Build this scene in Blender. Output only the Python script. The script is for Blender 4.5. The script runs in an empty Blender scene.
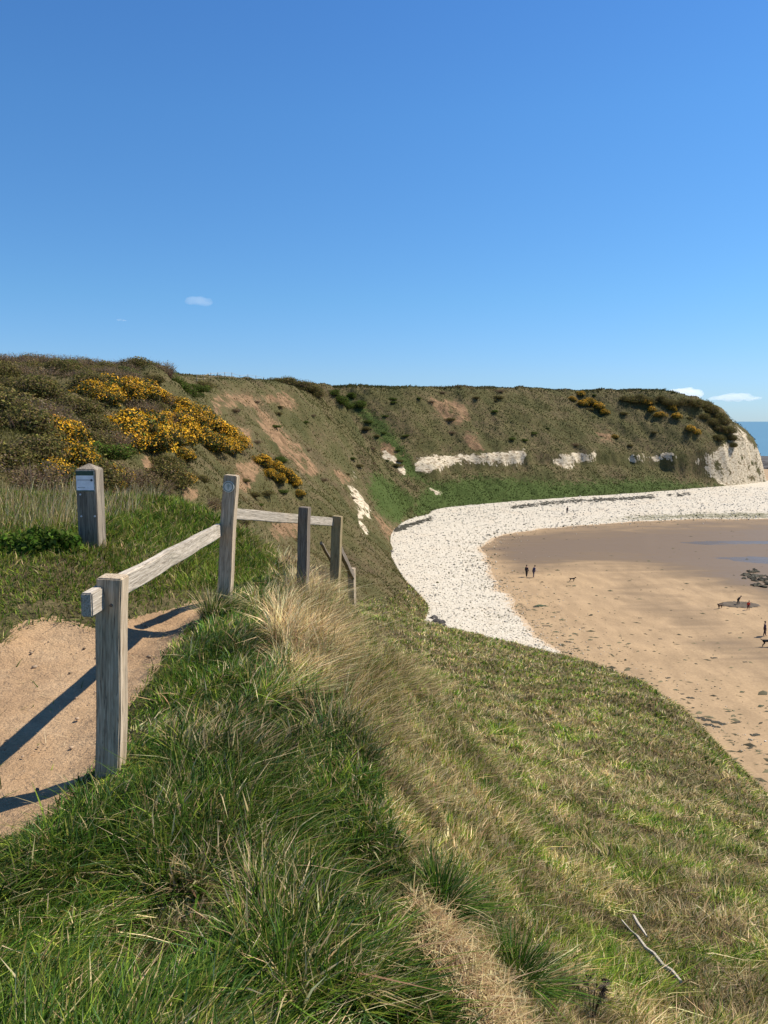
import bpy, bmesh, math, random
import numpy as np
from mathutils import Vector, Matrix

rng = np.random.default_rng(7)
random.seed(7)
C = bpy.context.scene.collection
H = 22.0                      # eye height above the beach
F = 768.0                     # focal length in pixels of a 768 x 1024 frame
PITCH = math.atan(91.0 / F)
CP, SP = math.cos(PITCH), math.sin(PITCH)

# ---------------------------------------------------------------- survey helpers
def ray(px, py):
    u = (px - 384.0) / F; v = (512.0 - py) / F
    return Vector((u, CP + v * SP, -SP + v * CP))
def at_z(px, py, z):          # point seen at a pixel on the level z
    d = ray(px, py); t = (z - H) / d.z
    return Vector((d.x * t, d.y * t, z))
def at_y(px, py, y):          # point seen at a pixel at forward distance y
    d = ray(px, py); t = y / d.y
    return Vector((d.x * t, y, H + d.z * t))
def proj(x, y, z):
    zz = z - H
    dep = y * CP - zz * SP
    dep = np.where(dep < .05, .05, dep)
    return 384 + F * x / dep, 512 - F * (y * SP + zz * CP) / dep

# ---------------------------------------------------------------- noise
def _h(ix, iy, s):
    n = (ix.astype(np.int64) * 374761393 + iy.astype(np.int64) * 668265263 + s * 1442695041) & 0x7fffffff
    n = ((n ^ (n >> 13)) * 1274126177) & 0x7fffffff
    n = ((n ^ (n >> 16)) * 1911520717) & 0x7fffffff
    return (n & 0xffff) / 65535.0
def vn(x, y, s=0):
    ix = np.floor(x); iy = np.floor(y)
    fx = x - ix; fy = y - iy
    fx = fx * fx * (3 - 2 * fx); fy = fy * fy * (3 - 2 * fy)
    a = _h(ix, iy, s); b = _h(ix + 1, iy, s); c = _h(ix, iy + 1, s); d = _h(ix + 1, iy + 1, s)
    return (a + (b - a) * fx) * (1 - fy) + (c + (d - c) * fx) * fy
def fbm(x, y, s=0, o=4):
    r = np.zeros_like(x, dtype=float); a = .5; t = 0
    for i in range(o):
        r += a * vn(x, y, s + i * 17); t += a; a *= .5
        x = x * 2.03 + 11.3; y = y * 2.03 - 7.1
    return r / t
def sstep(a, b, x):
    t = np.clip((x - a) / (b - a), 0, 1); return t * t * (3 - 2 * t)
def smin(a, b, k):
    h = np.clip(.5 + .5 * (b - a) / k, 0, 1); return b + (a - b) * h - k * h * (1 - h)
def smax(a, b, k): return -smin(-a, -b, k)

# ---------------------------------------------------------------- polylines
def smooth(P, n=5):
    P = np.array(P, float); out = []
    for i in range(len(P) - 1):
        p0 = P[max(i - 1, 0)]; p1 = P[i]; p2 = P[i + 1]; p3 = P[min(i + 2, len(P) - 1)]
        for k in range(n):
            t = k / n
            out.append(.5 * ((2 * p1) + (p2 - p0) * t + (2 * p0 - 5 * p1 + 4 * p2 - p3) * t * t + (3 * p1 - p0 - 3 * p2 + p3) * t ** 3))
    out.append(P[-1]); return np.array(out)
def polydist(x, y, P):
    """distance, side (+ = left of travel) and the other columns of P at the nearest point"""
    best = np.full(x.shape, 1e18); side = np.zeros(x.shape); idx = np.zeros(x.shape, int); tt = np.zeros(x.shape)
    for i in range(len(P) - 1):
        ax, ay = P[i, 0], P[i, 1]; dx, dy = P[i + 1, 0] - ax, P[i + 1, 1] - ay
        L = dx * dx + dy * dy + 1e-12
        t = np.clip(((x - ax) * dx + (y - ay) * dy) / L, 0, 1)
        ex = x - ax - t * dx; ey = y - ay - t * dy
        d = ex * ex + ey * ey; m = d < best
        best[m] = d[m]; side[m] = (dx * ey - dy * ex)[m]; idx[m] = i; tt[m] = t[m]
    ext = P[idx, 2:] * (1 - tt)[:, None] + P[idx + 1, 2:] * tt[:, None]
    return np.sqrt(best), np.sign(side), ext
def inside(x, y, P):
    r = np.zeros(x.shape, bool); n = len(P)
    for i in range(n):
        x1, y1 = P[i][:2]; x2, y2 = P[(i + 1) % n][:2]
        if y1 == y2: continue
        r ^= ((y1 > y) != (y2 > y)) & (x < (x2 - x1) * (y - y1) / (y2 - y1) + x1)
    return r
def sdpoly(x, y, P):          # + inside
    Q = np.array([p[:2] for p in P] + [P[0][:2]], float)
    d, _, _ = polydist(x, y, Q)
    return np.where(inside(x, y, P), d, -d)

# ---------------------------------------------------------------- lie of the land (heights relative to the eye until the end)
EDGE = smooth([(1.1, -6), (.55, 0), (.28, 2.0), (.04, 2.7), (-.17, 3.8), (-.38, 5), (-.58, 7), (-.6, 8.6), (-1.6, 10.6), (-6, 12.2), (-14, 12.6), (-40, 12.6)], 4)
#        x    y   base   low  band  sl   su
FOOT = smooth([(-70, 13.5, -2.1, 0, 0, .9, .9), (-30, 13.8, -2.1, 0, 0, .9, .9), (-14, 15.5, -2.8, 0, 0, .9, .9), (-8.5, 20, -4.6, 0, 0, .9, .9),
        (-6.2, 30, -7.4, 0, 0, .9, .9), (-5, 45, -11.8, 0, 0, .9, .9), (-2.2, 58, -16.2, 0, 0, .9, .9), (1.2, 70, -19.6, 0, 0, .9, .9), (4.4, 79, -21.6, 0, 0, .95, .95), (5.8, 87, -22, 0, 0, .95, .95),
        (4.2, 98, -22, 0, 0, .95, .95), (2.8, 110, -22, 0, 0, .95, .95), (2.2, 122, -22, 0, 0, .95, .95), (2.2, 140, -22, 2, 1.5, .95, 1.1), (3.6, 152, -22, 3, 1, .95, 1.15), (6.5, 164, -22, 3, 1, .95, 1.15),
        (10.5, 171, -22, 3, 1, .95, 1.15), (12.5, 176, -22, 3, 1, .7, .95), (14, 181, -21.6, 4, 0, .45, .66), (17, 184.5, -21.8, 6, 0, .5, .68), (24, 190, -22, 8, 2.5, .6, .72), (38, 200, -22, 9.2, 3.4, .62, .74), (64, 215, -22, 9.4, 3.2, .62, .74), (84, 227, -22, 8.4, 3.2, .64, .76),
        (100, 238, -22, 5.5, 6, .7, .85), (114, 248, -22, 1.5, 11.5, .9, .95), (126, 259, -22, .3, 15, 1, .9), (134, 268, -22, .2, 16, 1, .9), (128, 285, -22, .2, 16, 1, .9),
        (104, 325, -22, .2, 16, 1, .9), (60, 400, -22, .2, 16, 1, .9), (-100, 700, -22, .2, 16, 1, .9)], 4)
def plane(x, y): return -2.15 - .205 * y - .345 * x - .085 * np.maximum(x - 13, 0) ** 1.6 - .3 * np.maximum(y - 54, 0) - .25 * np.maximum(-x, 0) - .42 * np.maximum(x - .4 * y, 0) * sstep(8, 20, y) + 1.0 * np.exp(-((x - 14) ** 2 + (y - 42) ** 2) / 64)
def land(x, y):
    x = np.asarray(x, float); y = np.asarray(y, float); sh = x.shape
    x = x.ravel(); y = y.ravel(); out = np.empty(x.shape); ee = np.empty(x.shape); uu = np.empty(x.shape)
    for a in range(0, len(x), 60000):
        b = slice(a, a + 60000); out[b], ee[b], uu[b] = _land(x[b], y[b])
    return out.reshape(sh) + H, ee.reshape(sh), uu.reshape(sh)
def _land(x, y):
    de, s, _ = polydist(x, y, EDGE); e = -de * s         # + beyond the grassy edge
    flat = -1.62 + .40 * sstep(-1.6, -3.2, x) * sstep(4.6, 7.4, y) + .06 * (fbm(x * .9, y * .9, 3, 3) - .5)
    flat += .10 * np.exp(-((e + .55) / .45) ** 2) * sstep(2.5, 4, y)
    flat -= .30 * sstep(6.2, 9.0, y) * sstep(-2.2, -1.1, x)
    m = (np.abs(x) < 9) & (y > 0) & (y < 9)
    if m.any(): flat[m] -= .11 * sstep(-.25, .3, path_sd(x[m], y[m]))
    ep = np.maximum(e, 0)
    drop = flat - 1.15 * ep
    pl = plane(x, y) + 1.1 * (fbm(x * .16, y * .16, 21, 3) - .5) * sstep(2, 14, np.hypot(x, y)) + .8 * (fbm(x * .38, y * .38, 23, 3) - .5) * sstep(6, 20, np.hypot(x, y)) + .3 * (fbm(x * .9, y * .9, 31, 3) - .5) * sstep(1, 6, e) + .16 * (fbm(x * 2.6, y * 2.6, 33, 2) - .5) * sstep(.8, 3, e)
    N = np.where(e > 0, smax(drop, np.minimum(pl, flat), .45), flat)
    N = np.where(e > -.5, smin(N, flat + .02, .15), N)
    du, sd, ex = polydist(x, y, FOOT)
    du = du + (fbm(x * .05, y * .05, 5, 4) - .5) * 9 * sstep(0, 12, du) * sstep(25, 90, y) + (fbm(x * .25, y * .25, 9, 3) - .5) * 2.0 * sstep(0, 5, du) * sstep(15, 60, y)
    base, zl, zb, sl, su = ex.T
    u1 = zl / sl; u2 = u1 + zb / 3.5
    prof = np.where(du < u1, sl * du, np.where(du < u2, zl + 3.5 * (du - u1), zl + zb + su * (du - u2)))
    top = np.interp(y, [8, 14, 20, 40, 90, 130, 170, 250, 400], [-1.7, -1.7, -1.5, .5, 5.5, 6.6, 8.0, 10.6, 10.6]) + 1.2 * sstep(-18, -45, x) * sstep(30, 80, y)
    top = top - 4.5 * sstep(92, 132, x) * sstep(200, 230, y) + .9 * (fbm(x * .06, y * .06, 41, 3) - .5) * sstep(20, 60, y)
    M = np.where(sd > 0, smin(base + prof, top, 2.0), base - 3 * du)
    M = M + (.9 * (fbm(x * .5, y * .5, 51, 4) - .5) + 1.6 * (fbm(x * .16, y * .16, 53, 3) - .5)) * sstep(.5, 4, du) * sstep(15, 40, y)
    z = smax(N, M, .6)
    return np.maximum(z, -26), e, np.where(sd > 0, du, -du)
def lz(x, y): return float(land(np.array([x]), np.array([y]))[0][0])
def ground_hit(px, py, tmin=2.0, tmax=420):
    d = ray(px, py); t = np.geomspace(tmin, tmax, 1500)
    z, _, _ = land(d.x * t, d.y * t)
    k = np.nonzero(H + d.z * t < z)[0]
    if len(k) == 0: return None
    return Vector((d.x * t[k[0]], d.y * t[k[0]], z[k[0]]))

# the line between shingle and sand, and the path's outline, surveyed on their levels
SHORE = smooth([tuple(at_z(px, py, 0)[:2]) for px, py in
        [(1500, 500), (1000, 512), (768, 518), (700, 519), (620, 523), (545, 529), (500, 536), (484, 547), (492, 573), (512, 603), (540, 632), (566, 656), (590, 672), (640, 700), (690, 740), (735, 766), (790, 815), (900, 900)]], 3)
PATH = [tuple(at_z(px, py, H - 1.6)[:2]) for px, py in
        [(-900, 650), (-420, 656), (-160, 650), (0, 642), (18, 632), (52, 625), (98, 628), (140, 615), (185, 603), (196, 596), (222, 590), (216, 604), (196, 618), (168, 645), (142, 676), (122, 702), (112, 738), (92, 762), (60, 792), (18, 822), (-60, 850), (-240, 890), (-520, 930), (-1100, 960)]]
def path_sd(x, y):
    return sdpoly(x, y, PATH) + .12 * (fbm(x * 4, y * 4, 77, 3) - .5) + .05 * (vn(x * 22, y * 22, 78) - .5)
def sand_z(x, y):
    wx, wy = proj(x, y, np.zeros_like(x))
    w = np.clip(.5 + sdpoly(wx, wy, WATER) / 30, 0, 1)
    return -.20 * w + .36 * (fbm(x * .035 + y * .05, y * .20, 91, 5) - .5) - .06
WATER = [(660, 541), (700, 531), (768, 524), (1100, 512), (1100, 640), (800, 582), (768, 572), (735, 563), (690, 552)]
def shingle_h(x, y):
    d, s, _ = polydist(x, y, SHORE); d = -d * s      # + towards the land
    d = d + 2.4 * (fbm(x * .18, y * .18, 61, 3) - .5)
    h = np.where(d > 0, np.minimum(.06 * d, .7 + .012 * d), .12 * d)
    return np.minimum(h, 1.2) + .12 * (fbm(x * .5, y * .5, 63, 3) - .5) * sstep(0, 3, d), d

# ---------------------------------------------------------------- mesh helpers
def mesh(name, V, faces_flat, sizes, mats, attrs=None, smooth_=False):
    V = np.asarray(V, np.float32); n = len(V)
    me = bpy.data.meshes.new(name); me.vertices.add(n); me.vertices.foreach_set('co', V.ravel())
    ff = np.asarray(faces_flat, np.int32).ravel(); sz = np.asarray(sizes, np.int32)
    me.loops.add(len(ff)); me.loops.foreach_set('vertex_index', ff)
    st = np.zeros(len(sz), np.int32); st[1:] = np.cumsum(sz)[:-1]
    me.polygons.add(len(sz)); me.polygons.foreach_set('loop_start', st); me.polygons.foreach_set('loop_total', sz)
    for k, a in (attrs or {}).items():
        if a.ndim == 1:
            at = me.attributes.new(k, 'FLOAT', 'POINT'); at.data.foreach_set('value', a.astype(np.float32))
        else:
            c = np.ones((n, 4), np.float32); c[:, :3] = a
            at = me.attributes.new(k, 'FLOAT_COLOR', 'POINT'); at.data.foreach_set('color', c.ravel())
    if smooth_: me.polygons.foreach_set('use_smooth', np.ones(len(sz), bool))
    for m in (mats if isinstance(mats, (list, tuple)) else [mats]): me.materials.append(m)
    me.update(calc_edges=True); me.validate()
    return me
def link(name, me, parent=None):
    o = bpy.data.objects.new(name, me); C.objects.link(o)
    if parent: o.parent = parent
    return o
def grid_faces(nr, nc, keep=None):
    i = np.arange(nr - 1)[:, None] * nc + np.arange(nc - 1)[None, :]
    q = np.stack([i, i + 1, i + nc + 1, i + nc], -1).reshape(-1, 4)
    if keep is not None:
        k = keep.ravel()[q].all(1); q = q[k]
    return q
def compact(V, q, attrs=None):
    used = np.unique(q); m = np.full(len(V), -1); m[used] = np.arange(len(used))
    return V[used], m[q], {k: a[used] for k, a in (attrs or {}).items()}
def bm_obj(name, bm, mat, parent=None, sm=False):
    me = bpy.data.meshes.new(name); bm.to_mesh(me); bm.free(); me.materials.append(mat)
    if sm: me.polygons.foreach_set('use_smooth', np.ones(len(me.polygons), bool))
    return link(name, me, parent)
def thing(name, label, cat, loc, rz=0, group=None):
    o = bpy.data.objects.new(name, None); C.objects.link(o); o.empty_display_size = .2
    o.location = loc; o.rotation_euler = (0, 0, rz); tag(o, label, cat, group); return o
def tag(o, label, cat, group=None):
    o['label'] = label; o['category'] = cat
    if group: o['group'] = group
    return o
def structure(o): o['kind'] = 'structure'; return o
def stuff(o, label, cat):
    o['kind'] = 'stuff'; o['label'] = label; o['category'] = cat; return o
def dup(root, loc, rz=0, scale=None, label=None, group=None):
    r = root.copy(); C.objects.link(r); r.location = loc; r.rotation_euler = (0, 0, rz)
    if scale is not None: r.scale = scale
    if label: r['label'] = label
    if group: r['group'] = group
    for ch in list(root.children):
        c = ch.copy(); C.objects.link(c); c.parent = r
        for g in list(ch.children):
            d = g.copy(); C.objects.link(d); d.parent = c
    return r
def add_box(bm, size, mat4):
    r = bmesh.ops.create_cube(bm, size=1.0); vs = r['verts']
    bmesh.ops.scale(bm, vec=size, verts=vs); bmesh.ops.transform(bm, matrix=mat4, verts=vs); return vs

# ---------------------------------------------------------------- materials
class NT:
    def __init__(s, name):
        s.m = bpy.data.materials.new(name); s.m.use_nodes = True; s.t = s.m.node_tree; s.t.nodes.clear()
        s.out = s.t.nodes.new('ShaderNodeOutputMaterial')
    def n(s, typ, **kw):
        nd = s.t.nodes.new(typ)
        for k, v in kw.items():
            if k.startswith('i_'):
                key = k[2:]; key = int(key) if key.isdigit() else key.replace('_', ' ')
                s.set(nd.inputs[key], v)
            else: setattr(nd, k, v)
        return nd
    def set(s, inp, v):
        if isinstance(v, bpy.types.NodeSocket): s.t.links.new(v, inp)
        elif isinstance(v, (tuple, list)) and len(v) == 3 and inp.type == 'RGBA': inp.default_value = (*v, 1)
        else: inp.default_value = v
    def pos(s, scale=(1, 1, 1), obj=False):
        c = s.n('ShaderNodeTexCoord').outputs['Object'] if obj else s.n('ShaderNodeNewGeometry').outputs['Position']
        return s.n('ShaderNodeMapping', i_Vector=c, i_Scale=scale).outputs[0]
    def noise(s, scale, detail=4, rough=.55, vec=None, dist=0):
        nd = s.n('ShaderNodeTexNoise', i_Scale=scale, i_Detail=detail, i_Roughness=rough, i_Distortion=dist)
        s.t.links.new(vec if vec is not None else s.pos(), nd.inputs['Vector']); return nd.outputs['Fac']
    def ramp(s, fac, *stops):
        nd = s.n('ShaderNodeValToRGB', i_Fac=fac); el = nd.color_ramp.elements
        while len(el) < len(stops): el.new(.5)
        for e, (p, c) in zip(el, stops):
            e.position = p; e.color = (*c, 1) if isinstance(c, (tuple, list)) else (c, c, c, 1)
        return nd.outputs['Color']
    def mix(s, f, a, b, mode='MIX'):
        nd = s.n('ShaderNodeMix', data_type='RGBA', blend_type=mode)
        s.set(nd.inputs[0], f); s.set(nd.inputs[6], a); s.set(nd.inputs[7], b); return nd.outputs[2]
    def math(s, op, a, b=0.0, c=0.0, clamp=False):
        nd = s.n('ShaderNodeMath', operation=op, use_clamp=clamp); s.set(nd.inputs[0], a); s.set(nd.inputs[1], b)
        s.set(nd.inputs[2], c); return nd.outputs[0]
    def attr(s, name, out='Fac'): return s.n('ShaderNodeAttribute', attribute_name=name).outputs[out]
    def bump(s, h, strength=.5, dist=.1): return s.n('ShaderNodeBump', i_Height=h, i_Strength=strength, i_Distance=dist).outputs[0]
    def princ(s, col, rough=.8, normal=None, spec=.3, **kw):
        p = s.n('ShaderNodeBsdfPrincipled'); s.set(p.inputs['Base Color'], col); s.set(p.inputs['Roughness'], rough)
        s.set(p.inputs['Specular IOR Level'], spec)
        if normal is not None: s.t.links.new(normal, p.inputs['Normal'])
        for k, v in kw.items(): s.set(p.inputs[k], v)
        return p.outputs[0]
    def done(s, sh, vol=None):
        if sh is not None: s.t.links.new(sh, s.out.inputs['Surface'])
        if vol is not None: s.t.links.new(vol, s.out.inputs['Volume'])
        return s.m

def m_plain(name, col, rough=.7, spec=.3):
    t = NT(name)
    v = t.noise(9, 4, vec=t.pos(obj=True))
    c = t.mix(1, col, t.ramp(v, (.3, .75), (.7, 1.15)), 'MULTIPLY')
    return t.done(t.princ(c, rough, spec=spec))

def m_terrain():
    t = NT('hillside_turf')
    n1 = t.noise(.12, 5); n2 = t.noise(.9, 6, .65); n3 = t.noise(7, 6, .7)
    turf = t.ramp(n1, (.34, (.065, .062, .022)), (.46, (.105, .088, .036)), (.56, (.14, .105, .052)), (.66, (.11, .078, .042)))
    turf = t.mix(t.ramp(n2, (.35, 0.0), (.65, .75)), turf, (.075, .075, .026))
    turf = t.mix(1, turf, t.ramp(n3, (.25, .45), (.7, 1.3)), 'MULTIPLY')
    lush = t.mix(n2, (.038, .066, .014), (.075, .095, .024))
    lm = t.math('ADD', t.attr('lush'), t.math('MULTIPLY', t.math('SUBTRACT', n2, .5), .9))
    col = t.mix(t.ramp(lm, (.4, 0.0), (.65, 1.0)), turf, lush)
    en = t.math('ADD', t.math('MULTIPLY', n2, .6), t.math('MULTIPLY', n3, .4))
    en2 = t.math('ADD', t.math('MULTIPLY', t.noise(.45, 6, .65), .6), t.math('MULTIPLY', n3, .4)); em = t.math('ADD', t.attr('earth'), t.math('MULTIPLY', t.math('SUBTRACT', en2, .5), 2.4))
    earth = t.mix(t.ramp(t.noise(.8, 7, .7, t.pos((1, 1, .5))), (.36, 0.0), (.62, 1.0)), (.12, .074, .038), (.30, .185, .10))
    col = t.mix(t.ramp(em, (.5, 0.0), (.6, 1.0)), col, earth)
    cn = t.math('ADD', t.math('MULTIPLY', t.noise(.28, 5, .65), .6), t.math('MULTIPLY', en, .4)); cm = t.math('ADD', t.attr('chalk'), t.math('MULTIPLY', t.math('SUBTRACT', cn, .5), 2.3))
    crack = t.noise(.8, 8, .7, t.pos((1, 1, 3.2)), .6)
    chalk = t.mix(t.ramp(crack, (.38, 0.0), (.52, 1.0)), (.22, .155, .09), (.56, .475, .335))
    col = t.mix(t.ramp(cm, (.5, 0.0), (.56, 1.0)), col, chalk)
    h = t.math('ADD', t.math('MULTIPLY', n2, .8), t.math('MULTIPLY', n3, .35))
    return t.done(t.princ(col, .95, t.bump(h, .8, .45), .1))

def m_blades(name, rough=.5, trans=.35, spec=.35):
    t = NT(name); col = t.attr('tint', 'Color')
    p = t.princ(col, rough, spec=spec)
    tr = t.n('ShaderNodeBsdfTranslucent'); t.set(tr.inputs['Color'], col)
    mx = t.n('ShaderNodeMixShader', i_0=trans); t.t.links.new(p, mx.inputs[1]); t.t.links.new(tr.outputs[0], mx.inputs[2])
    return t.done(mx.outputs[0])

def m_path():
    t = NT('trodden_earth')
    n1 = t.noise(1.6, 5); n2 = t.noise(9, 6, .65); n3 = t.noise(70, 4, .7)
    c = t.ramp(n1, (.3, (.27, .17, .09)), (.5, (.385, .25, .135)), (.68, (.46, .315, .18)))
    c = t.mix(t.ramp(n2, (.35, 0.0), (.75, .5)), c, (.33, .21, .115))
    c = t.mix(1, c, t.ramp(n3, (.3, .72), (.7, 1.22)), 'MULTIPLY')
    vo = t.n('ShaderNodeTexVoronoi', i_Scale=38.0); t.t.links.new(t.pos(), vo.inputs['Vector'])
    st = t.ramp(vo.outputs['Distance'], (.10, 1.0), (.2, 0.0))
    pick = t.ramp(t.noise(24, 2), (.6, 0.0), (.66, 1.0))
    c = t.mix(t.math('MULTIPLY', st, pick), c, (.48, .38, .27))
    c = t.mix(t.ramp(t.noise(3.2, 6, .7, None, .6), (.55, 0.0), (.68, .5)), c, (.26, .165, .09))
    h = t.math('ADD', t.math('MULTIPLY', n2, 1.0), t.math('MULTIPLY', n3, .3))
    return t.done(t.princ(c, .95, t.bump(h, .9, .05), .15))

def m_sand():
    t = NT('beach_sand')
    n1 = t.noise(.07, 5); n2 = t.noise(.6, 5, vec=t.pos((1, .35, 1))); n3 = t.noise(5, 4)
    dry = t.mix(n1, (.385, .262, .140), (.32, .222, .126))
    dry = t.mix(1, dry, t.ramp(n2, (.3, .8), (.7, 1.12)), 'MULTIPLY')
    dry = t.mix(1, dry, t.ramp(n3, (.3, .84), (.7, 1.08)), 'MULTIPLY')
    st = t.noise(.16, 6, .6, t.pos((.35, 1.2, 1)), .8)
    w = t.math('ADD', t.attr('wet'), t.math('MULTIPLY', t.math('SUBTRACT', st, .5), .9), clamp=True)
    wf = t.ramp(w, (.3, 0.0), (.7, 1.0))
    col = t.mix(wf, dry, (.155, .108, .064))
    gl = t.ramp(w, (.55, .9), (.85, .55))
    nr = t.bump(t.math('ADD', n2, t.math('MULTIPLY', n3, .4)), .35, .06)
    return t.done(t.princ(col, gl, nr, .16))

def m_shingle():
    t = NT('chalk_shingle')
    vo = t.n('ShaderNodeTexVoronoi', i_Scale=5.5); t.t.links.new(t.pos(), vo.inputs['Vector'])
    v2 = t.n('ShaderNodeTexVoronoi', i_Scale=13.0); t.t.links.new(t.pos(), v2.inputs['Vector'])
    n1 = t.noise(.15, 5)
    g = t.n('ShaderNodeSeparateColor'); t.t.links.new(vo.outputs['Color'], g.inputs[0])
    c = t.ramp(g.outputs[0], (.0, (.44, .38, .28)), (.2, (.53, .465, .355)), (.8, (.59, .525, .41)), (1., (.64, .58, .47)))
    c = t.mix(1, c, t.ramp(vo.outputs['Distance'], (.5, 1.0), (.9, .8)), 'MULTIPLY')
    c = t.mix(1, c, t.ramp(v2.outputs['Distance'], (.3, 1.03), (.8, .75)), 'MULTIPLY')
    c = t.mix(t.ramp(n1, (.5, 0.0), (.75, .35)), c, (.50, .39, .26))
    alg = t.math('ADD', t.attr('algae'), t.math('MULTIPLY', t.math('SUBTRACT', t.noise(.9, 5, .7), .5), 1.8))
    c = t.mix(t.ramp(alg, (.5, 0.0), (.75, .9)), c, (.17, .155, .085))
    sf = t.math('ADD', t.attr('sandy'), t.math('MULTIPLY', t.math('SUBTRACT', t.noise(1.3, 5, .7), .5), 1.6))
    c = t.mix(t.ramp(sf, (.5, 0.0), (.65, 1.0)), c, (.43, .31, .19))
    h = t.math('SUBTRACT', 1.0, vo.outputs['Distance'])
    return t.done(t.princ(c, .9, t.bump(h, .6, .06), .2))

def m_wood(name, a, b, scale=1.0):
    t = NT(name); p = t.pos((1, 1, .05), obj=True); p2 = t.pos((1, 1, .5), obj=True)
    g = t.noise(130 * scale, 6, .65, p, .4); g2 = t.noise(14, 4, .6, p, .5); bl = t.noise(5, 5, .6, p2)
    c = t.mix(t.ramp(g, (.34, 0.0), (.66, 1.0)), a, b)
    c = t.mix(1, c, t.ramp(g2, (.3, .72), (.7, 1.15)), 'MULTIPLY')
    c = t.mix(t.ramp(bl, (.52, 0.0), (.78, .55)), c, (.15, .15, .085))
    ck = t.noise(46 * scale, 3, .5, t.pos((1, 1, .035), obj=True), .3)
    c = t.mix(t.ramp(ck, (.485, 0.0), (.5, .75), (.515, 0.0)), c, (.05, .04, .03))
    return t.done(t.princ(c, .85, t.bump(g, .6, .006), .2))

def m_water(name, tint):
    t = NT(name)
    n = t.noise(.35, 4, .6, t.pos((.4, 1, 1))); n2 = t.noise(1.6, 4, .6, t.pos((.5, 1, 1)))
    b = t.bump(t.math('ADD', n, t.math('MULTIPLY', n2, .5)), .25, .25)
    if tint is None:
        fr = t.n('ShaderNodeFresnel', i_IOR=1.33); t.t.links.new(b, fr.inputs['Normal'])
        tr = t.n('ShaderNodeBsdfTransparent', i_Color=(.84, .86, .85, 1)); gl = t.n('ShaderNodeBsdfGlossy', i_Roughness=.3, i_Color=(.62, .58, .56, 1))
        t.t.links.new(b, gl.inputs['Normal'])
        mx = t.n('ShaderNodeMixShader'); t.t.links.new(fr.outputs[0], mx.inputs[0]); t.t.links.new(tr.outputs[0], mx.inputs[1]); t.t.links.new(gl.outputs[0], mx.inputs[2])
        return t.done(mx.outputs[0])
    big = t.noise(.006, 4, .6, t.pos((.3, 1, 1)))
    c = t.mix(big, tint, tuple(v * 1.5 for v in tint))
    return t.done(t.princ(c, .35, b, .3))

def m_rock(name, a, b):
    t = NT(name); n = t.noise(3, 6, .65); return t.done(t.princ(t.mix(n, a, b), .85, t.bump(n, .8, .1), .3))

MT = m_terrain(); MB = m_blades('grass_blade', .6, .35, .10); ML = m_blades('shrub_leaf', .8, .3, .05); MF = m_blades('gorse_flower', .6, .3, .2)
MP = m_path(); MS = m_sand(); MSH = m_shingle()
MW_GREY = m_wood('weathered_oak', (.28, .205, .125), (.64, .515, .36)); MW_PALE = m_wood('pale_rail_wood', (.28, .23, .165), (.62, .54, .43)); MW_NEW = m_wood('yellow_new_wood', (.24, .175, .085), (.42, .33, .18))
MW_DARK = m_wood('dark_damp_wood', (.11, .085, .06), (.30, .245, .185))
M_WHITE = m_plain('sign_white', (.86, .87, .88), .35); M_GREEN = m_plain('sign_green', (.035, .075, .055), .4); M_INK = m_plain('sign_ink', (.06, .08, .09), .5)
M_NAIL = m_plain('nail_zinc', (.7, .7, .68), .4); M_RING = m_plain('waymark_ring', (.18, .22, .17), .5); M_DISC = m_plain('waymark_cream', (.60, .61, .53), .45)
M_WEED = m_rock('dark_seaweed', (.018, .018, .010), (.065, .055, .03)); M_WEEDG = m_rock('green_seaweed', (.02, .035, .015), (.07, .09, .04)); M_ROCK = m_rock('dark_reef_rock', (.03, .028, .024), (.11, .095, .08))
M_STICK = m_wood('bleached_stick', (.36, .30, .22), (.60, .54, .43)); M_TWIG = m_plain('bare_twig', (.10, .075, .05), .9)
M_SKIN = m_plain('skin', (.45, .27, .19), .6)

# ---------------------------------------------------------------- terrain sheet
EARTH = [[(212, 398), (222, 393), (245, 393), (262, 400), (258, 410), (240, 404), (228, 408), (216, 414)], [(262, 396), (283, 392), (295, 402), (292, 410), (276, 404)],
         [(255, 408), (272, 416), (300, 448), (322, 470), (312, 478), (285, 456), (262, 430)], [(237, 428), (250, 431), (252, 450), (242, 446)], [(238, 462), (256, 458), (262, 470), (246, 492), (236, 488)],
         [(268, 527), (298, 516), (306, 535), (278, 540)], [(142, 458), (162, 458), (160, 478), (146, 474)], [(184, 488), (198, 490), (192, 514), (182, 510)], [(430, 399), (460, 402), (472, 418), (452, 425), (435, 413)],
         [(463, 431), (476, 434), (484, 450), (470, 448)], [(370, 510), (392, 528), (404, 520), (388, 540)], [(283, 398), (300, 404), (296, 411), (286, 406)], [(398, 462), (380, 448), (384, 440), (400, 455)],
         [(340, 470), (352, 480), (344, 484), (330, 472)], [(598, 433), (612, 433), (612, 442), (600, 441)]]
CHALK = [[(347, 483), (356, 488), (364, 497), (371, 512), (372, 521), (364, 513), (359, 522), (356, 510), (350, 498)], [(358, 516), (364, 526), (368, 536), (363, 532)],
         [(382, 449), (392, 454), (405, 468), (404, 475), (393, 462), (383, 460)], [(416, 458), (440, 456), (480, 455), (500, 452), (524, 450), (524, 464), (505, 466), (480, 464), (455, 466), (445, 470), (416, 472)],
         [(554, 454), (594, 451), (598, 459), (578, 466), (570, 471), (554, 462)], [(628, 456), (677, 454), (678, 461), (630, 462)], [(692, 457), (712, 453), (724, 446), (736, 428), (746, 434), (760, 452), (772, 492), (738, 492), (720, 484), (704, 470)],
         [(430, 487), (442, 493), (436, 495)], [(353, 472), (357, 478), (355, 480), (352, 476)]]
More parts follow.
